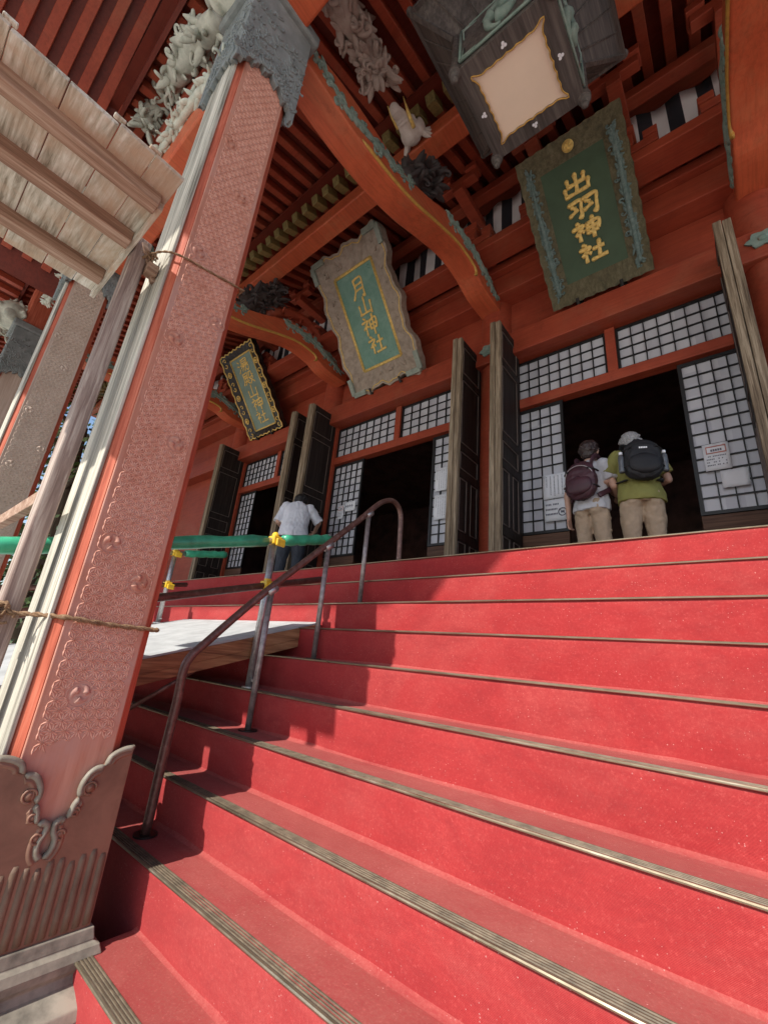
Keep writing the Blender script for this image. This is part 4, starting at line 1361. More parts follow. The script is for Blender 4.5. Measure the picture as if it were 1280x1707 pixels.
# ------------------------------------------------------------------ striped curtain behind the brackets
bm = B()
nx = 260
rows = []
for zi, z in enumerate((5.93, 6.13, 6.33, 6.53)):
    rows.append([bm.verts.new((-14.2+16.5*k/nx, 4.22+0.03*math.sin(k*0.9+zi*0.3)+0.02*math.sin(k*0.31), z+0.02*math.sin(k*0.21))) for k in range(nx+1)])
for a, b in zip(rows, rows[1:]):
    for k in range(nx): bm.faces.new((a[k], a[k+1], b[k+1], b[k]))
cu = mk('striped_curtain', bm, M['stripes'], smooth=True)
cu.modifiers.new('t', 'SOLIDIFY').thickness = 0.004
tag(cu, 'black and white striped curtain strung along the top of the wall behind the plaques', 'curtain')

# ------------------------------------------------------------------ hanging lantern
LC = Vector((-0.795, 2.10, 4.45))
lan = thing('hanging_lantern', LC, 'large dark square wooden lantern with a cream scalloped bottom panel, hanging over the steps', 'lantern')
bm = B()
hb, hm = 0.375, 0.40
zb, zm, zt = 4.45, 4.98, 5.17
ringbox(bm, [(hb, zb+0.03), (hm, zm)], LC.x, LC.y)
mk('lantern_body', bm, M['lantern_wood'], lan, bevel=0.005)
bm = B()
hr = 0.67
ringbox(bm, [(hm+0.004, zm-0.06), (hr, zt), (hr, zt+0.05), (0.1, zt+0.35)], LC.x, LC.y)
hood = mk('lantern_hood', bm, M['lantern_wood'], lan, bevel=0.006)
bm = B()
for sx in (-1, 1):
    for sy in (-1, 1):
        bar(bm, LC+Vector((sx*hm, sy*hm, zm-0.06-zb)), LC+Vector((sx*hr, sy*hr, zt-zb)), 0.035, 0.03)
        ball(bm, LC+Vector((sx*hr, sy*hr, zt-zb+0.02)), 0.035, seg=10)
for a, b in (((-1, -1), (1, -1)), ((1, -1), (1, 1)), ((1, 1), (-1, 1)), ((-1, 1), (-1, -1))):
    bar(bm, LC+Vector((a[0]*hr, a[1]*hr, zt-zb)), LC+Vector((b[0]*hr, b[1]*hr, zt-zb)), 0.03, 0.035)
    for k in range(1, 7):
        u = k/7
        p = Vector((a[0]+(b[0]-a[0])*u, a[1]+(b[1]-a[1])*u, 0))
        bar(bm, LC+Vector((p.x*hm*1.02, p.y*hm*1.02, zm-0.065-zb)), LC+Vector((p.x*hr*0.99, p.y*hr*0.99, zt-0.006-zb)), 0.012, 0.012)
mk('hood_rib', bm, M['lantern_wood'], hood)
# scalloped bottom frame: square ring whose opening has wavy edges running out to the corners
bm = B()
N = 30
hi, ho = 0.285, hb+0.012
inn, outp = [], []
for s_ in range(4):
    ang = s_*math.pi/2
    ca, sa = math.cos(ang), math.sin(ang)
    for k in range(N):
        u = (k/N)*2-1
        d = 0.022*(1-abs(u)**6)+0.011*abs(math.sin(u*math.pi*3.5)) - (0.016 if abs(u) > 0.90 else 0)
        px, py = u*hi, -(hi-d)
        inn.append((px*ca-py*sa, px*sa+py*ca))
        px, py = u*ho, -ho
        outp.append((px*ca-py*sa, px*sa+py*ca))
def rr2(pts, z): return [bm.verts.new((LC.x+p[0], LC.y+p[1], z)) for p in pts]
a, b, c, d = rr2(outp, zb-0.012), rr2(inn, zb-0.012), rr2(inn, zb+0.028), rr2(outp, zb+0.028)
n = len(a)
for k in range(n):
    j = (k+1) % n
    for p, q in ((a, b), (b, c), (c, d), (d, a)):
        bm.faces.new((p[k], p[j], q[j], q[k]))
bf = mk('bottom_frame', bm, M['lantern_wood'], lan)
bm = B()
tube(bm, [(LC.x+p[0], LC.y+p[1], zb-0.014) for p in inn+[inn[0]]], 0.0055, 6)
mk('gilt_edge', bm, M['gold_line'], bf, smooth=True)
bm = B()
prism(bm, [(p[0]*1.02, p[1]*1.02) for p in inn], lambda u, v: Vector((LC.x+u, LC.y+v, zb+0.004)), (0, 0, 0.015))
mk('bottom_panel', bm, M['lantern_paper'], lan)
# heart-shaped cut-outs show the same cream panel
for (u, v) in ((0, -1), (1, 0), (0, 1), (-1, 0)):
    bm = B()
    c0 = Vector((LC.x+u*0.315, LC.y+v*0.315, zb-0.0135))
    for k in range(3):
        an = k*2*math.pi/3+math.atan2(v, u)
        p = c0+Vector((math.cos(an), math.sin(an), 0))*0.013
        tube(bm, [p, p+Vector((0, 0, -0.0025))], 0.0115, 12)
    mk('clover_inlay', bm, M['white'], bf)
# corner posts with knobs and the tomoe side panels
for sx in (-1, 1):
    for sy in (-1, 1):
        bm = B()
        p = LC+Vector((sx*(hb+0.004), sy*(hb+0.004), 0))
        tube(bm, [p+Vector((0, 0, z)) for z in (-0.075, -0.06, -0.02, -0.015, 0.03, 0.035, 0.5)], [0.018, 0.034, 0.042, 0.052, 0.052, 0.034, 0.034], 12)
        ball(bm, p+Vector((0, 0, -0.08)), 0.03)
        mk('corner_post', bm, M['lantern_wood'], lan, smooth=True).modifiers.new('s', 'EDGE_SPLIT').split_angle = R(35)
for nx_, ny_ in ((0, -1), (1, 0), (0, 1), (-1, 0)):
    nrm = Vector((nx_, ny_, 0)); ex = Vector((-ny_, nx_, 0)); ez = Vector((0, 0, 1))
    c0 = LC+nrm*(hb+0.018)+ez*0.27
    bm = B()
    for (u0, v0, u1, v1) in ((-0.33, -0.2, 0.33, -0.2), (0.33, -0.2, 0.33, 0.2), (0.33, 0.2, -0.33, 0.2), (-0.33, 0.2, -0.33, -0.2)):
        bar(bm, c0+ex*u0+ez*v0, c0+ex*u1+ez*v1, 0.02, 0.02)
    for k in range(3):
        a0 = k*2*math.pi/3+0.5
        pts = [c0+(ex*math.cos(a0+2.2*t)+ez*math.sin(a0+2.2*t))*(0.06+0.09*t) for t in [i/10 for i in range(11)]]
        tube(bm, pts, [0.055*(1-0.85*i/10) for i in range(11)], 10)
    for sx in (-1, 1):
        for sv in (-1, 1):
            q = [c0+ex*sx*0.31+ez*sv*0.18, c0+ex*sx*0.19+ez*sv*0.17, c0+ex*sx*0.30+ez*sv*0.06]
            tube(bm, [q[1], q[0], q[2]], [0.006, 0.014, 0.006], 6)
    mk('tomoe_panel', bm, M['carv_green'], lan, smooth=True)
bm = B()
tube(bm, [(LC.x, LC.y, zt+0.3), (LC.x, LC.y, 6.3)], 0.02, 8)
mk('suspension_rod', bm, M['iron'], lan)

# ------------------------------------------------------------------ wooden canopy at the left, with its post
can = thing('wooden_canopy', (-2.25, 0.4, GROUND), 'weathered plank canopy on a grey post, roped to the near pillar', 'canopy')
ys = [-0.80, -0.625, -0.45, -0.275, -0.09, 0.09, 0.235, 0.365]
for a, b in zip(ys, ys[1:]):
    bm = B()
    j = random.uniform(-0.004, 0.004)
    box(bm, -2.85+random.uniform(-0.012, 0.012), -1.722+random.uniform(-0.008, 0.008), a+0.002, b-0.002, 2.0+j, 2.022+j)
    mk('roof_board', bm, M['canopy_x'], can, bevel=0.003)
    if round(b, 3) not in (-0.275, 0.09, 0.235, -0.625): continue
    bm = B()
    box(bm, -1.728, -1.706, b-0.03, b+0.015, 2.022, 2.036)
    mk('cleat', bm, M['canopy_x'], can, bevel=0.004)
for x in (-1.90, -2.22, -2.62):
    bm = B()
    box(bm, x-0.038, x+0.038, -0.80, 0.335, 1.93, 1.999)
    mk('batten', bm, M['canopy_y'], can, bevel=0.004)
bm = B(); box(bm, -2.83, -1.90, 0.336, 0.362, 1.95, 1.998); mk('end_rail', bm, M['canopy_x'], can, bevel=0.003)
bm = B()
box(bm, -2.345, -2.243, 0.366, 0.438, GROUND, 2.06)
mk('canopy_post', bm, M['greywood_z'], can, bevel=0.008)
bm = B()
box(bm, -2.27, -2.20, 0.44, 0.495, 1.86, 1.92)
bar(bm, (-2.25, 0.40, 2.03), (-2.25, 0.50, 1.84), 0.03, 0.03)
mk('wedge', bm, M['canopy_y'], can, bevel=0.004)
bm = B(); box(bm, -3.3, -2.35, 0.38, 0.42, 0.535, 0.60); mk('cross_rail', bm, M['canopy_y'], can, bevel=0.004)

# ------------------------------------------------------------------ ropes
def rope(label, pts, r, knot):
    bm = B()
    sp = smooth_path(pts, 10)
    for ph in (0, math.pi):
        q = []
        for i, p in enumerate(sp):
            t = (sp[min(i+1, len(sp)-1)]-sp[max(i-1, 0)]).normalized()
            s_ = t.cross(Vector((0, 0, 1)))
            if s_.length < 1e-3: s_ = Vector((1, 0, 0))
            s_.normalize(); u_ = t.cross(s_)
            q.append(p+(s_*math.cos(i*0.9+ph)+u_*math.sin(i*0.9+ph))*r*0.55)
        tube(bm, q, r*0.75, 6)
    rk = random.Random(len(label))
    for k in range(7):
        c = knot+Vector((rk.uniform(-1, 1), rk.uniform(-1, 1), rk.uniform(-1, 1)))*r*2.5
        a = rk.uniform(0, 3)
        rg = [c+Vector((math.cos(t)*math.cos(a), math.cos(t)*math.sin(a), math.sin(t)))*r*rk.uniform(2, 4) for t in [i*2*math.pi/10 for i in range(9)]]
        tube(bm, rg, r*0.7, 6)
    for k in range(5):
        d = Vector((rk.uniform(-1, 1), rk.uniform(-1, 0.2), rk.uniform(-1, 0.3)))
        tube(bm, [knot, knot+d*0.04, knot+d*0.07+Vector((0, 0, -0.02))], [r*0.6, r*0.4, r*0.15], 5)
    return tag(mk('rope', bm, M['rope'], smooth=True), label, 'rope', 'ropes tied round the near pillar')
g = 0.012
rope('thin wire-like rope slanting down across the pillar from under the canopy', [Vector((-2.27, 0.40, 1.93)), Vector((-2.16, 0.46, 1.97)), Vector((XF+g, 0.53, 1.96)), Vector((XF+g, 0.70, 2.00)), Vector((XF+g, 0.89, 2.04)), Vector((XF-0.02, PY1+g, 2.05)), Vector((X1+0.1, PY1+g, 2.06))], 0.0055, Vector((-2.2, 0.45, 1.95)))
zr = 0.045
rope('thick straw rope tied level round the lower part of the pillar', [Vector((-2.36, 0.36, zr-0.02)), Vector((-2.24, 0.355, zr)), Vector((-2.2, 0.45, zr+0.01)), Vector((XF+g, 0.55, zr+0.01)), Vector((XF+g, 0.72, zr)), Vector((XF+g, 0.88, zr)), Vector((XF-0.02, PY1+g, zr)), Vector((X1, PY1+g, zr))], 0.0085, Vector((-2.225, 0.375, zr)))

# ------------------------------------------------------------------ steel handrail on the steps
HX = -2.31
rail = thing('handrail', (HX, 1.2, nose(9)[1]), 'rusty brown pipe handrail climbing the left side of the red steps', 'handrail')
zb1 = nose(8)[1]-RS
low = at(242, 1393, 2, nose(9)[1])
HX = low.x
tp = [low, at(272, 1262, 0, HX), at(296, 1165, 0, HX), at(305, 1120, 0, HX), at(318, 1095, 0, HX), at(345, 1070, 0, HX), at(435, 993, 0, HX), at(540, 912, 0, HX), at(600, 866, 0, HX), at(625, 845, 0, HX), at(640, 836, 0, HX), at(654, 835, 0, HX), at(664, 845, 0, HX), at(668, 862, 0, HX), at(667, 890, 0, HX), at(665, 931, 0, HX)]
tp = [Vector((HX, p.y, p.z)) for p in tp]
tp[-1].z = FLOOR; tp[0].z = nose(9)[1]
bm = B()
tube(bm, smooth_path(tp, 6), 0.0235, 14)
mk('rail_pipe', bm, M['rust'], rail, smooth=True)
def on_rail(y):
    for a, b in zip(tp[4:10], tp[5:11]):
        if a.y <= y <= b.y: return a.z+(b.z-a.z)*(y-a.y)/(b.y-a.y)
    return tp[9].z
for (px, py, i) in ((413, 1216, 7), (523, 1094, 5), (600, 1000, 3)):
    p = at(px, py, 0, HX)
    z0 = nose(i)[1]
    bm = B()
    tube(bm, [(HX, p.y, z0), (HX, p.y, on_rail(p.y)-0.01)], 0.019, 12)
    pst = mk('rail_post', bm, M['steel'], rail, smooth=True)
    bm = B(); tube(bm, [(HX, p.y, z0-0.002), (HX, p.y, z0+0.008)], 0.055, 20)
    mk('foot_plate', bm, M['iron'], pst)
    bm = B(); tube(bm, [(HX, p.y-0.03, on_rail(p.y)-0.03-0.02), (HX, p.y+0.03, on_rail(p.y)-0.03+0.03)], 0.029, 12)
    mk('pipe_clamp', bm, M['pipe'], pst, smooth=True)
bm = B(); tube(bm, [(HX, low.y, nose(9)[1]-0.002), (HX, low.y, nose(9)[1]+0.008)], 0.055, 20); mk('foot_plate', bm, M['iron'], rail)

# ------------------------------------------------------------------ wheelchair ramp left of the handrail
RX0, RX1 = -4.85, -2.63
sl = 0.27
rz = lambda y: 0.176+sl*(y-2.11)
ramp = thing('ramp', (-3.8, 0.6, GROUND), 'pale sheeted timber ramp rising over the steps behind the near pillar', 'ramp')
bm = B()
y0, y1 = -2.6, 2.395
a = [bm.verts.new(p) for p in ((RX0, y0, rz(y0)), (RX1, y0, rz(y0)), (RX1, y1, rz(y1)), (RX0, y1, rz(y1)))]
b = [bm.verts.new(v.co-Vector((0, 0, 0.012))) for v in a]
bm.faces.new(a); bm.faces.new(b[::-1])
for k in range(4): bm.faces.new((a[k], b[k], b[(k+1) % 4], a[(k+1) % 4]))
mk('ramp_deck', bm, M['ramp_top'], ramp)
for x in (RX0+0.03, (RX0+RX1)/2, RX1-0.028):
    bm = B()
    d = Vector((0, 1, sl)).normalized()
    bar(bm, (x, y0, rz(y0)-0.055), (x, y1, rz(y1)-0.055), 0.06, 0.08)
    mk('stringer', bm, M['ramp_wood'], ramp, bevel=0.004)
    bm = B()
    bar(bm, (x-0.01, y0+0.3, rz(y0+0.3)-0.125), (x-0.01, y1-0.05, rz(y1-0.05)-0.125), 0.07, 0.055)
    mk('bearer', bm, M['ramp_wood'], ramp, bevel=0.004)
for x in (RX0+0.1, RX1-0.1):
    for yy in (-1.6, -0.4):
        bm = B(); bar(bm, (x, yy, GROUND), (x, yy, rz(yy)-0.1), 0.07, 0.07)
        mk('prop', bm, M['ramp_wood'], ramp, bevel=0.004)
bm = B(); tube(bm, [at(215, 1182, 0, RX1-0.05), at(372, 1090, 0, RX1-0.05)], 0.012, 10)
mk('brace_pipe', bm, M['rust'], ramp, smooth=True)
# scaffold-pipe railings of the ramp with green padding
def scaffold(label, X, posts, pipe, mids, ends):
    rr_ = thing('ramp_railing', (X, posts[0][0], posts[0][1]), label, 'railing', 'scaffold pipe railings along the ramp')
    (ya, za), (yb, zb_) = pipe
    line = lambda y: za+(zb_-za)*(y-ya)/(yb-ya)
    for (y, z0) in posts:
        zt_ = line(y)+0.045
        bm = B(); tube(bm, [(X, y, z0), (X, y, zt_)], 0.0243, 14)
        ps = mk('scaffold_post', bm, M['pipe'], rr_, smooth=True)
        bm = B(); tube(bm, [(X, y, z0-0.001), (X, y, z0+0.012)], 0.045, 16); tube(bm, [(X, y, z0+0.05), (X+0.06, y, z0+0.05)], 0.008, 6); mk('foot_screw', bm, M['pipe'], ps)
        zs = [line(y)]+[m0+(m1-m0)*(y-y0_)/(y1_-y0_) for (y0_, m0), (y1_, m1) in mids]
        for zc in zs:
            bm = B()
            box(bm, X-0.036, X+0.042, y-0.036, y+0.036, zc-0.032, zc+0.03)
            box(bm, X+0.042, X+0.062, y-0.02, y+0.055, zc-0.045, zc+0.012)
            ball(bm, (X, y, zc+0.04), 0.026)
            mk('clamp', bm, M['yellow'], ps, bevel=0.008)
    bm = B(); tube(bm, [(X, ya, za), (X, yb, zb_)], 0.0243, 12); top = mk('top_pipe', bm, M['pipe'], rr_, smooth=True)
    for (y0_, y1_) in ends:
        bm = B()
        n_ = 14
        tube(bm, [(X, y0_+(y1_-y0_)*i/n_, line(y0_+(y1_-y0_)*i/n_)+0.003*math.sin(i*2.1)) for i in range(n_+1)], [0.037]+[0.041+0.003*math.sin(i*1.7) for i in range(n_-1)]+[0.037], 14)
        pd = mk('foam_padding', bm, M['tape'], top, smooth=True)
    for (p0, p1) in mids:
        bm = B(); tube(bm, [(X, p0[0], p0[1]), (X, p1[0], p1[1])], 0.0243, 12); mk('mid_pipe', bm, M['rust'], rr_, smooth=True)
scaffold('nearer pipe railing with long green foam sleeves and yellow clamps', -2.595, [(1.81, nose(6)[1]), (0.19, GROUND)], ((-1.16, -0.087), (2.36, 0.923)), [((-1.16, -0.41), (2.32, 0.58))], [(-1.06, 0.14), (0.24, 1.74), (1.885, 2.34)])
scaffold('farther pipe railing on the left side of the ramp, its green sleeve ending short', -4.80, [(2.09, rz(2.09)), (0.1, rz(0.1))], ((-1.2, 0.23), (2.70, 1.06)), [((-1.2, -0.1), (2.3, 0.62))], [(-1.1, 0.05), (0.18, 1.6), (2.2, 2.69)])

# ------------------------------------------------------------------ notices on the screens
def notice(name, label, x0, x1, z0, z1, y, kind):
    t = thing(name, ((x0+x1)/2, y, z0), label, 'notice')
    bm = B()
    n_ = 5
    vsn = [[bm.verts.new((x0+(x1-x0)*i/n_, y-0.004-0.006*math.sin(i*1.7+j*0.8)**2, z0+(z1-z0)*j/n_)) for i in range(n_+1)] for j in range(n_+1)]
    for j in range(n_):
        for i in range(n_): bm.faces.new((vsn[j][i], vsn[j][i+1], vsn[j+1][i+1], vsn[j+1][i]))
    sh = mk('sheet', bm, M['white'], t, smooth=True)
    sh.modifiers.new('t', 'SOLIDIFY').thickness = 0.001
    W, H = x1-x0, z1-z0
    bm = B()
    yy = y-0.0125
    rn = random.Random(int(abs(x0*1000)))
    def mark(u0, u1, v0, v1): box(bm, x0+u0*W, x0+u1*W, yy-0.001, yy, z0+v0*H, z0+v1*H)
    if kind == 'columns':
        for c in range(5):
            u = 0.86-c*0.17
            v = 0.90
            while v > (0.12 if c < 4 else 0.5):
                l = rn.uniform(0.025, 0.045)
                mark(u-0.03, u+0.03, v-l*0.35, v); mark(u-0.006, u+0.006, v-l, v); v -= l+0.02
    elif kind == 'ban':
        bs = B()
        for r_ in range(3):
            for k in range(9):
                if rn.random() < 0.85: mark(0.08+k*0.065, 0.08+k*0.065+0.045, 0.72-r_*0.22, 0.80-r_*0.22)
        c = Vector((x0+0.80*W, yy, z0+0.38*H))
        ring = [c+Vector((math.cos(a)*0.045, 0, math.sin(a)*0.045)) for a in [i*2*math.pi/20 for i in range(21)]]
        tube(bs, ring, 0.006, 6); bar(bs, c+Vector((-0.042, 0, 0.042)), c+Vector((0.042, 0, -0.042)), 0.009, 0.004); box(bs, c.x-0.02, c.x+0.02, yy-0.001, yy, c.z-0.012, c.z+0.014)
        mk('camera_sign', bs, M['ink'], sh)
    elif kind == 'boxed':
        for k in range(5): mark(0.30+k*0.09, 0.30+k*0.09+0.07, 0.70, 0.78)
        for r_ in range(4):
            for k in range(12):
                if rn.random() < 0.8: mark(0.10+k*0.065, 0.10+k*0.065+0.045, 0.50-r_*0.11, 0.54-r_*0.11)
    elif kind == 'bold':
        mark(0.08, 0.86, 0.50, 0.53)
        for k in range(4): mark(0.12+k*0.19, 0.12+k*0.19+0.03, 0.36, 0.68); mark(0.08+k*0.19, 0.08+k*0.19+0.13, 0.56, 0.61)
    if kind != 'small': mk('print', bm, M['ink'], sh)
    if kind == 'boxed':
        bm = B()
        for (u0, v0, u1, v1) in ((.12, .62, .9, .66), (.12, .86, .9, .90), (.12, .66, .16, .86), (.86, .66, .9, .86)):
            box(bm, x0+u0*W, x0+u1*W, yy-0.001, yy, z0+v0*H, z0+v1*H)
        mk('red_box', bm, M['ink_red'], sh)
    return t
NY = WALL-0.018
notice('notice', 'plain white sheet hanging below the crumpled sheet with the red heading box', 0.0, 0.20, 1.80, 1.975, NY, 'small')
notice('notice', 'white sheet with columns of writing on the screen left of the two visitors', -1.665, -1.405, 1.965, 2.28, NY, 'columns')
notice('notice', 'white sheet with a crossed-out camera sign under the sheet of writing columns', -1.66, -1.40, 1.69, 1.955, NY, 'ban')
notice('notice', 'crumpled sheet with a red heading box on the screen right of the two visitors', -0.105, 0.095, 1.99, 2.27, NY, 'boxed')
notice('notice', 'wide white sheet with bold characters on the screen beside the worker', -5.02, -4.78, 2.33, 2.50, NY, 'bold')
notice('notice', 'small white sheet with a picture on the screen beside the worker', -5.18, -5.04, 2.22, 2.46, NY, 'boxed')
notice('notice', 'tall white sheet on the narrow screen in front of the middle doorway, upper of two', -3.21, -3.00, 2.36, 2.72, NY, 'columns')
notice('notice', 'tall white sheet on the narrow screen in front of the middle doorway, lower of two', -3.21, -3.00, 1.93, 2.30, NY, 'columns')

# ------------------------------------------------------------------ people
def person(label, loc, rotz, H, spec):
    """figure facing +Y, built at height H; spec gives clothes and pose"""
    t = thing('person', loc, label, 'person')
    t.rotation_euler.z = 0
    k = H/1.6
    Rz = Matrix.Rotation(rotz, 4, 'Z')
    def T(x, y, z): return Vector(loc)+(Rz @ Vector((x*k, y*k, z*k)))
    lean = spec.get('lean', 0.0)
    def U(x, y, z):
        # upper body leans forward about the hip
        if z > 0.85:
            a = lean
            dz, dy = z-0.85, y
            y, z = dy*math.cos(a)+dz*math.sin(a), 0.85+dz*math.cos(a)-dy*math.sin(a)
        return T(x, y, z)
    nod = spec.get('nod', 0.06)
    sh = 0.185*spec.get('wide', 1.0)
    head = U(0, nod, 1.475)
    neck = U(0, 0.01, 1.335)
    arms = spec['arms']      # per side: elbow, wrist, hand direction
    # --- body: one continuous skin surface
    bm = B()
    ball(bm, head, 0.094*k, (0.90, 1.05, 1.22), 20)
    ball(bm, head+Rz @ Vector((0, 0.035*k, -0.055*k)), 0.066*k, (0.95, 1.0, 1.0), 14)
    ball(bm, head+Rz @ Vector((0, 0.105*k, -0.02*k)), 0.018*k, (0.8, 1, 1.4), 8)
    for sx in (-1, 1): ball(bm, head+Rz @ Vector((sx*0.088*k, 0.005*k, -0.012*k)), 0.026*k, (0.45, 0.8, 1.25), 8)
    for sx in (-1, 1): ball(bm, head+Rz @ Vector((sx*0.032*k, 0.088*k, 0.012*k)), 0.014*k, (1, 0.6, 0.7), 8)
    ball(bm, head+Rz @ Vector((0, 0.09*k, -0.062*k)), 0.022*k, (1.2, 0.6, 0.5), 8)
    capsule(bm, neck-Vector((0, 0, 0.05*k)), head+Vector((0, 0, -0.06*k)), 0.056*k, 0.052*k)
    capsule(bm, U(0, 0, 1.20), U(0, 0, 0.98), 0.11*k, 0.10*k); ball(bm, T(0, 0, 0.88), 0.12*k)
    for sx in (-1, 1):
        capsule(bm, U(sx*0.06, 0, 1.28), U(sx*sh*0.9, 0, 1.27), 0.055*k, 0.05*k)
        el, wr, hd_ = arms[sx]
        e_, w_ = U(*el), U(*wr)
        capsule(bm, U(sx*sh*0.95, 0, 1.26), e_, 0.047*k, 0.037*k)
        capsule(bm, e_, w_, 0.037*k, 0.025*k)
        # hand: palm, four fingers and a thumb, gently curled
        hd_v = (Rz @ Vector(hd_)).normalized()
        side = hd_v.cross(Rz @ Vector((sx*1.0, 0.15, 0)))
        if side.length < 0.1: side = hd_v.cross(Vector((0, 0, 1)))
        side.normalize(); pn = hd_v.cross(side).normalized()
        pc_ = w_+hd_v*0.05*k
        for q in (-1, 0, 1): capsule(bm, w_+side*q*0.012*k, pc_+side*q*0.022*k+hd_v*0.025*k, 0.017*k, 0.015*k, 8)
        for q in range(4):
            o_ = pc_+hd_v*0.035*k+side*(q-1.5)*0.0195*k
            L_ = (0.062, 0.07, 0.066, 0.052)[q]*k
            m1 = o_+hd_v*L_*0.45+pn*L_*0.08
            m2 = m1+hd_v*L_*0.25+pn*L_*0.26
            m3 = m2+hd_v*L_*0.05+pn*L_*0.28
            capsule(bm, o_, m1, 0.0088*k, 0.0084*k, 8, 2); capsule(bm, m1, m2, 0.0084*k, 0.0078*k, 8, 2); capsule(bm, m2, m3, 0.0078*k, 0.007*k, 8, 2)
        th = pc_-side*0.028*k-hd_v*0.02*k
        m1 = th+(hd_v*0.6-side*0.6+pn*0.4).normalized()*0.03*k
        capsule(bm, th, m1, 0.0115*k, 0.0100*k, 8, 2); capsule(bm, m1, m1+(hd_v*0.9+pn*0.5).normalized()*0.026*k, 0.0100*k, 0.008*k, 8, 2)
    for sx in (-1, 1):
        capsule(bm, T(sx*0.085, 0, 0.86), T(sx*0.095, 0.015, 0.46), 0.078*k, 0.052*k)
        capsule(bm, T(sx*0.095, 0.015, 0.46), T(sx*0.10, -0.005, 0.09), 0.052*k, 0.036*k)
        capsule(bm, T(sx*0.10, -0.02, 0.05), T(sx*0.115, 0.13, 0.035), 0.036*k, 0.03*k)
    mk('body', remeshed(bm, 0.0075*k, 2), M['skin'], t, smooth=True)
    # --- hair
    bm = B()
    hr_ = spec.get('hair_scale', 1.0)
    ball(bm, head+Rz @ Vector((0, -0.014*k, 0.022*k)), 0.104*k*hr_, (0.93, 1.03, 1.08), 18)
    ball(bm, head+Rz @ Vector((0, -0.05*k, -0.035*k)), 0.072*k*hr_, (1.0, 0.75, 1.0), 14)
    rh = random.Random(spec['seed'])
    for q in range(70):
        th, ph = rh.uniform(0, 6.28), rh.uniform(-0.4, 1.5)
        d = Vector((math.cos(th)*math.cos(ph), math.sin(th)*math.cos(ph), math.sin(ph)))
        if (d.y > 0.55 and d.z < 0.45): continue
        ball(bm, head+Rz @ (Vector((0, -0.014*k, 0.022*k))+d*0.098*k*hr_), 0.016*k*rh.uniform(0.7, 1.3), (1, 1, 0.8), 6)
    bmh = folds(remeshed(bm, 0.006*k, 1), 0.006*k, 60, 14, spec['seed'])
    mk('hair', bmh, M[spec['hair']], t, smooth=True)
    # --- shirt: body and sleeves in one fused surface with an open-looking hem
    bm = B()
    wd = spec.get('wide', 1.0)
    secs = [(0.755, 0.192, 0.152), (0.80, 0.192, 0.152), (0.86, 0.186, 0.142), (0.95, 0.172, 0.122), (1.05, 0.172, 0.116), (1.15, 0.182, 0.115), (1.24, 0.178, 0.10), (1.30, 0.13, 0.085), (1.335, 0.075, 0.07)]
    n = 28
    rings = []
    for z, a, b in secs:
        ring = []
        for q in range(n):
            an = 2*math.pi*q/n
            wr_ = 1+0.022*math.sin(an*5+z*9+spec['seed'])+0.018*math.sin(an*3-z*21)
            ring.append(bm.verts.new(U(math.cos(an)*a*wd*wr_, math.sin(an)*b*wd*wr_, z+0.006*math.sin(an*4))))
        rings.append(ring)
    for a, b in zip(rings, rings[1:]):
        for q in range(n): bm.faces.new((a[q], a[(q+1) % n], b[(q+1) % n], b[q]))
    bm.faces.new(rings[0][::-1]); bm.faces.new(rings[-1])
    for sx in (-1, 1):
        el, wr, hd_ = arms[sx]
        s0, e_ = U(sx*sh*0.80, 0, 1.262), U(*el)
        f_end = s0.lerp(e_, spec.get('sleeve', 0.72))
        pts = [s0.lerp(f_end, i/5) for i in range(6)]
        tube(bm, pts, [0.078*k, 0.080*k, 0.076*k, 0.074*k, 0.074*k, 0.076*k], 14)
        ball(bm, s0, 0.078*k, seg=14)
        if spec.get('long'):
            capsule(bm, e_, U(*wr), 0.064*k, 0.05*k); capsule(bm, f_end, e_, 0.068*k, 0.064*k)
    mk('shirt', folds(remeshed(bm, 0.009*k, 2), 0.009*k, 11, 6, spec['seed']), M[spec['shirt']], t, smooth=True)
    # --- trousers
    bm = B()
    n = 24
    rings = []
    for z, a, b in ((0.87, 0.150, 0.105), (0.84, 0.160, 0.115), (0.79, 0.168, 0.126), (0.745, 0.166, 0.122)):
        rings.append([bm.verts.new(T(math.cos(2*math.pi*q/n)*a*wd, math.sin(2*math.pi*q/n)*b*wd-0.008, z)) for q in range(n)])
    for a, b in zip(rings, rings[1:]):
        for q in range(n): bm.faces.new((a[q], a[(q+1) % n], b[(q+1) % n], b[q]))
    bm.faces.new(rings[0][::-1]); bm.faces.new(rings[-1])
    for sx in (-1, 1):
        pts = [(sx*0.085*wd, -0.004, 0.80), (sx*0.088*wd, 0, 0.70), (sx*0.092*wd, 0.01, 0.56), (sx*0.095*wd, 0.012, 0.44), (sx*0.098*wd, 0.0, 0.28), (sx*0.10*wd, -0.012, 0.10), (sx*0.10*wd, -0.012, 0.065)]
        rr = [0.090*wd, 0.092*wd, 0.084*wd, 0.076, 0.074, 0.074, 0.07]
        tube(bm, [T(*p) for p in pts], [r*k for r in rr], 16)
        for q, z in enumerate((0.66, 0.52, 0.46, 0.2, 0.13)):
            ring = [T(sx*0.094*wd+0.083*math.cos(a)*(1-0.12*(q > 1)), 0.002+0.083*math.sin(a)*(1-0.12*(q > 1)), z+0.02*math.sin(a*2+q)) for a in [i*2*math.pi/16 for i in range(9)]]
            tube(bm, ring, 0.010*k, 6)
        capsule(bm, T(sx*0.07*wd, -0.045, 0.83), T(sx*0.075*wd, -0.045, 0.76), 0.085*k, 0.08*k)
    mk('trousers', folds(remeshed(bm, 0.009*k, 2), 0.008*k, 12, 9, spec['seed']+4), M[spec['trousers']], t, smooth=True)
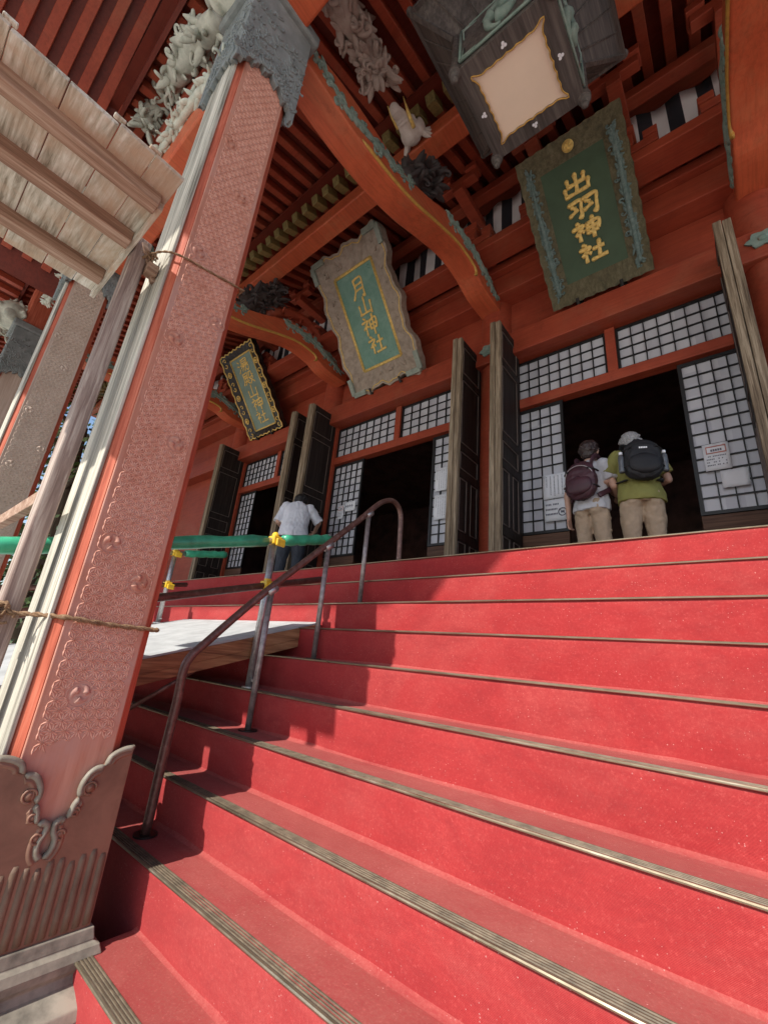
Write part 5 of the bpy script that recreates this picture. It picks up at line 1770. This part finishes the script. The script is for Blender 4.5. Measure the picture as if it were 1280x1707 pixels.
    for sx in (-1, 1):
        bm = B()
        capsule(bm, T(sx*0.10, -0.035, 0.045), T(sx*0.118, 0.14, 0.038), 0.046*k, 0.040*k)
        box(bm, *(sorted((T(sx*0.06, 0, 0).x, T(sx*0.155, 0, 0).x))), T(0, -0.08, 0).y, T(0, 0.17, 0).y, T(0, 0, 0).z, T(0, 0, 0.02).z)
        mk('shoe', remeshed(bm, 0.009, 2), M['shoe'], t, smooth=True)
    return t, U, k

man, UM, km = person('grey-haired man in olive green shirt and khaki trousers, seen from behind at the doorway', (-0.60, 4.28, FLOOR), R(22), 1.57,
    dict(lean=0.10, nod=0.10, wide=1.06, seed=2, hair='hair_grey', shirt='green_cloth', trousers='khaki', sleeve=0.78,
         arms={-1: ((-0.275, 0.02, 1.02), (-0.19, 0.20, 0.98), (0.6, 0.8, 0.1)), 1: ((0.26, 0.04, 1.02), (0.15, 0.25, 1.02), (-0.5, 0.8, 0.2))}))
wom, UW, kw = person('dark-haired woman in light grey t-shirt and khaki trousers, one arm hanging, beside the man', (-1.02, 4.25, FLOOR), R(-10), 1.50,
    dict(lean=0.03, nod=0.03, wide=0.98, seed=5, hair='hair_dark', shirt='grey_cloth', trousers='khaki', sleeve=0.75,
         arms={-1: ((-0.235, -0.03, 0.98), (-0.245, 0.0, 0.74), (-0.02, 0.1, -1)), 1: ((0.235, 0.0, 1.0), (0.20, 0.18, 0.94), (-0.3, 0.9, 0.1))}))
wk, UK, kk = person('worker in white shirt and dark trousers bending his head by the folded dark doors', (-5.10, 3.86, FLOOR), R(46), 1.68,
    dict(lean=0.24, nod=0.17, wide=1.12, seed=9, hair='hair_black', shirt='white_cloth', trousers='navy', sleeve=1.0, hair_scale=1.0,
         arms={-1: ((-0.25, 0.02, 1.00), (-0.17, 0.22, 0.98), (0.4, 0.8, 0.1)), 1: ((0.33, 0.10, 1.10), (0.26, 0.34, 1.04), (-0.3, 0.9, 0.0))}))

def backpack(label, U, k, w_, h_, d_, zc, mat, extra):
    base = U(0, -0.12-d_/2, zc-h_/2)
    t = thing('backpack', base, label, 'backpack')
    bm = B()
    secs = []
    n = 48
    rings = []
    for j in range(33):
        v = j/32
        z = zc+h_*(v-0.5)
        prof_ = (1-abs(2*v-1)**3.2)**0.45 if 0 < v < 1 else 0.35
        prof_ = max(prof_, 0.35)
        wq = w_/2*prof_*(1.0-0.12*v); dq = d_/2*prof_*(1.05-0.25*v)
        ring = []
        for q in range(n):
            a = 2*math.pi*q/n
            c_, s_ = math.cos(a), math.sin(a)
            x = wq*math.copysign(abs(c_)**0.65, c_); y = dq*math.copysign(abs(s_)**0.65, s_)
            x += 0.004*math.sin(q+j*0.4)
            ring.append(bm.verts.new(U(x, -0.125-d_/2+y, z)))
        rings.append(ring)
    for a, b in zip(rings, rings[1:]):
        for q in range(n): bm.faces.new((a[q], a[(q+1) % n], b[(q+1) % n], b[q]))
    bm.faces.new(rings[0][::-1]); bm.faces.new(rings[-1])
    folds(bm, 0.012, 16, 12, h_*30)
    bag = mk('bag', bm, M[mat], t, smooth=True)
    for sx in (-1, 1):
        for zz in (0.22, -0.2):
            bm = B()
            tube(bm, smooth_path([U(sx*w_*0.30, -0.125-d_*0.98, zc+h_*zz), U(sx*w_*0.47, -0.125-d_*0.62, zc+h_*zz-0.01), U(sx*w_*0.46, -0.14, zc+h_*zz)], 5), 0.011, 6, flat=0.4)
            mk('side_strap', bm, M['pack_black'], t, smooth=True)
    bm = B()
    yb = -0.125-d_
    rings = []
    for j in range(7):
        v = j/6
        z = zc-h_*0.42+h_*0.48*v
        pf = max(0.3, (1-abs(2*v-1)**3)**0.5)
        rings.append([bm.verts.new(U(w_*0.40*pf*math.cos(2*math.pi*q/16), yb+0.02-0.035*pf*max(0, -math.sin(2*math.pi*q/16))+0.02*max(0, math.sin(2*math.pi*q/16)), z)) for q in range(16)])
    for a, b in zip(rings, rings[1:]):
        for q in range(16): bm.faces.new((a[q], a[(q+1) % 16], b[(q+1) % 16], b[q]))
    bm.faces.new(rings[0][::-1]); bm.faces.new(rings[-1])
    mk('pocket', bm, M[mat], t, smooth=True)
    for sx in (-1, 1):
        bm = B()
        pts = smooth_path([U(sx*0.07, -0.13, zc+h_*0.46), U(sx*0.095, -0.10, 1.33), U(sx*0.105, 0.0, 1.375), U(sx*0.115, 0.11, 1.28), U(sx*0.14, 0.13, 1.12), U(sx*0.19, 0.05, 1.0), U(sx*w_*0.42, -0.13, zc-h_*0.40)], 6)
        tube(bm, pts, 0.028*k, 8, flat=0.35)
        mk('shoulder_strap', bm, M[mat], t, smooth=True)
    bm = B()
    tube(bm, smooth_path([U(-0.04, -0.15, zc+h_*0.46), U(-0.025, -0.155, zc+h_*0.54), U(0.025, -0.155, zc+h_*0.54), U(0.04, -0.15, zc+h_*0.46)], 5), 0.009, 8)
    mk('grab_handle', bm, M[mat], t, smooth=True)
    bm = B()
    arc = [U(w_*0.43*math.cos(a), yb+0.045-0.05*math.sin(a), zc+h_*0.06+h_*0.26*math.sin(a)) for a in [math.pi*i/16 for i in range(17)]]
    tube(bm, arc, 0.0045 if extra == 'zip' else 0.003, 6)
    mk('zip', bm, M['zip'] if extra == 'zip' else M['pack_black'], t, smooth=True)
    if extra == 'logo':
        bm = B()
        for q in range(5):
            c = U(-0.028+q*0.014, yb+0.014, zc+h_*0.20)
            box(bm, c.x-0.005, c.x+0.005, c.y-0.004, c.y+0.004, c.z-0.008, c.z+0.008)
        mk('logo_patch', bm, M['white'], t)
    return t
backpack('small plum coloured backpack with a silver zip on the woman', UW, kw, 0.33, 0.42, 0.16, 1.04, 'pack_plum', 'zip')
backpack('large black backpack with bottles in its side pockets on the green-shirted man', UM, km, 0.335, 0.42, 0.18, 1.10, 'pack_black', 'logo')
for sx, lb in ((-1, 'water bottle in the left side pocket of the black backpack'), (1, 'white-capped bottle in the right side pocket of the black backpack')):
    c = UM(sx*0.176, -0.21, 0.97)
    t = thing('water_bottle', c, lb, 'bottle', 'bottles in the black backpack')
    bm = B()
    tube(bm, [c+Vector((0, 0, z)) for z in (0, 0.01, 0.06, 0.065, 0.11, 0.15, 0.175, 0.18)], [0.023, 0.026, 0.026, 0.025, 0.026, 0.025, 0.016, 0.012], 14)
    mk('bottle_body', bm, M['bottle'], t, smooth=True)
    bm = B(); tube(bm, [c+Vector((0, 0, 0.178)), c+Vector((0, 0, 0.203))], 0.016, 14); mk('cap', bm, M['white'], t)

# ------------------------------------------------------------------ trees beyond the left end
def tree(loc, h, r, seed, label):
    t = thing('tree', loc, label, 'tree', 'trees beyond the left end of the hall')
    rt = random.Random(seed)
    bm = B()
    L = Vector(loc)
    tube(bm, [L, L+Vector((0.1, 0, h*0.3)), L+Vector((0.0, 0.1, h*0.6)), L+Vector((0.1, 0, h*0.92))], [0.3, 0.24, 0.15, 0.05], 10)
    tips_ = []
    for k in range(16):
        z = h*rt.uniform(0.12, 0.85); a = rt.uniform(0, 6.28)
        e = L+Vector((math.cos(a)*r*rt.uniform(0.5, 0.95), math.sin(a)*r*rt.uniform(0.5, 0.95), z+h*0.08))
        tube(bm, [L+Vector((0, 0, z)), (L+Vector((0, 0, z))).lerp(e, 0.5)+Vector((0, 0, 0.2)), e], [0.08, 0.05, 0.02], 6)
        tips_.append(e)
    mk('trunk', bm, M['trunk'], t, smooth=True)
    bm = B()
    for k in range(5200):
        c = rt.choice(tips_)+Vector((rt.gauss(0, 1), rt.gauss(0, 1), rt.gauss(0, 0.8)))*r*0.27
        n_ = Vector((rt.gauss(0, 1), rt.gauss(0, 1), rt.gauss(0.6, 1))).normalized()
        a = n_.orthogonal().normalized(); b = n_.cross(a)
        s_ = rt.uniform(0.05, 0.12)
        bm.faces.new([bm.verts.new(c+a*s_), bm.verts.new(c+b*s_*0.5), bm.verts.new(c-a*s_), bm.verts.new(c-b*s_*0.5)])
    mk('crown', bm, M['leaf'], t)
tree((-13.5, 2.6, GROUND), 7.5, 2.4, 1, 'leafy green tree seen through the gap beside the near pillar')
tree((-17.5, 4.5, GROUND), 10, 3.2, 2, 'taller dark tree behind, left of the leafy green tree')
tree((-15.5, 7.8, GROUND), 9, 3.0, 3, 'dense tree beyond the far left corner of the hall')
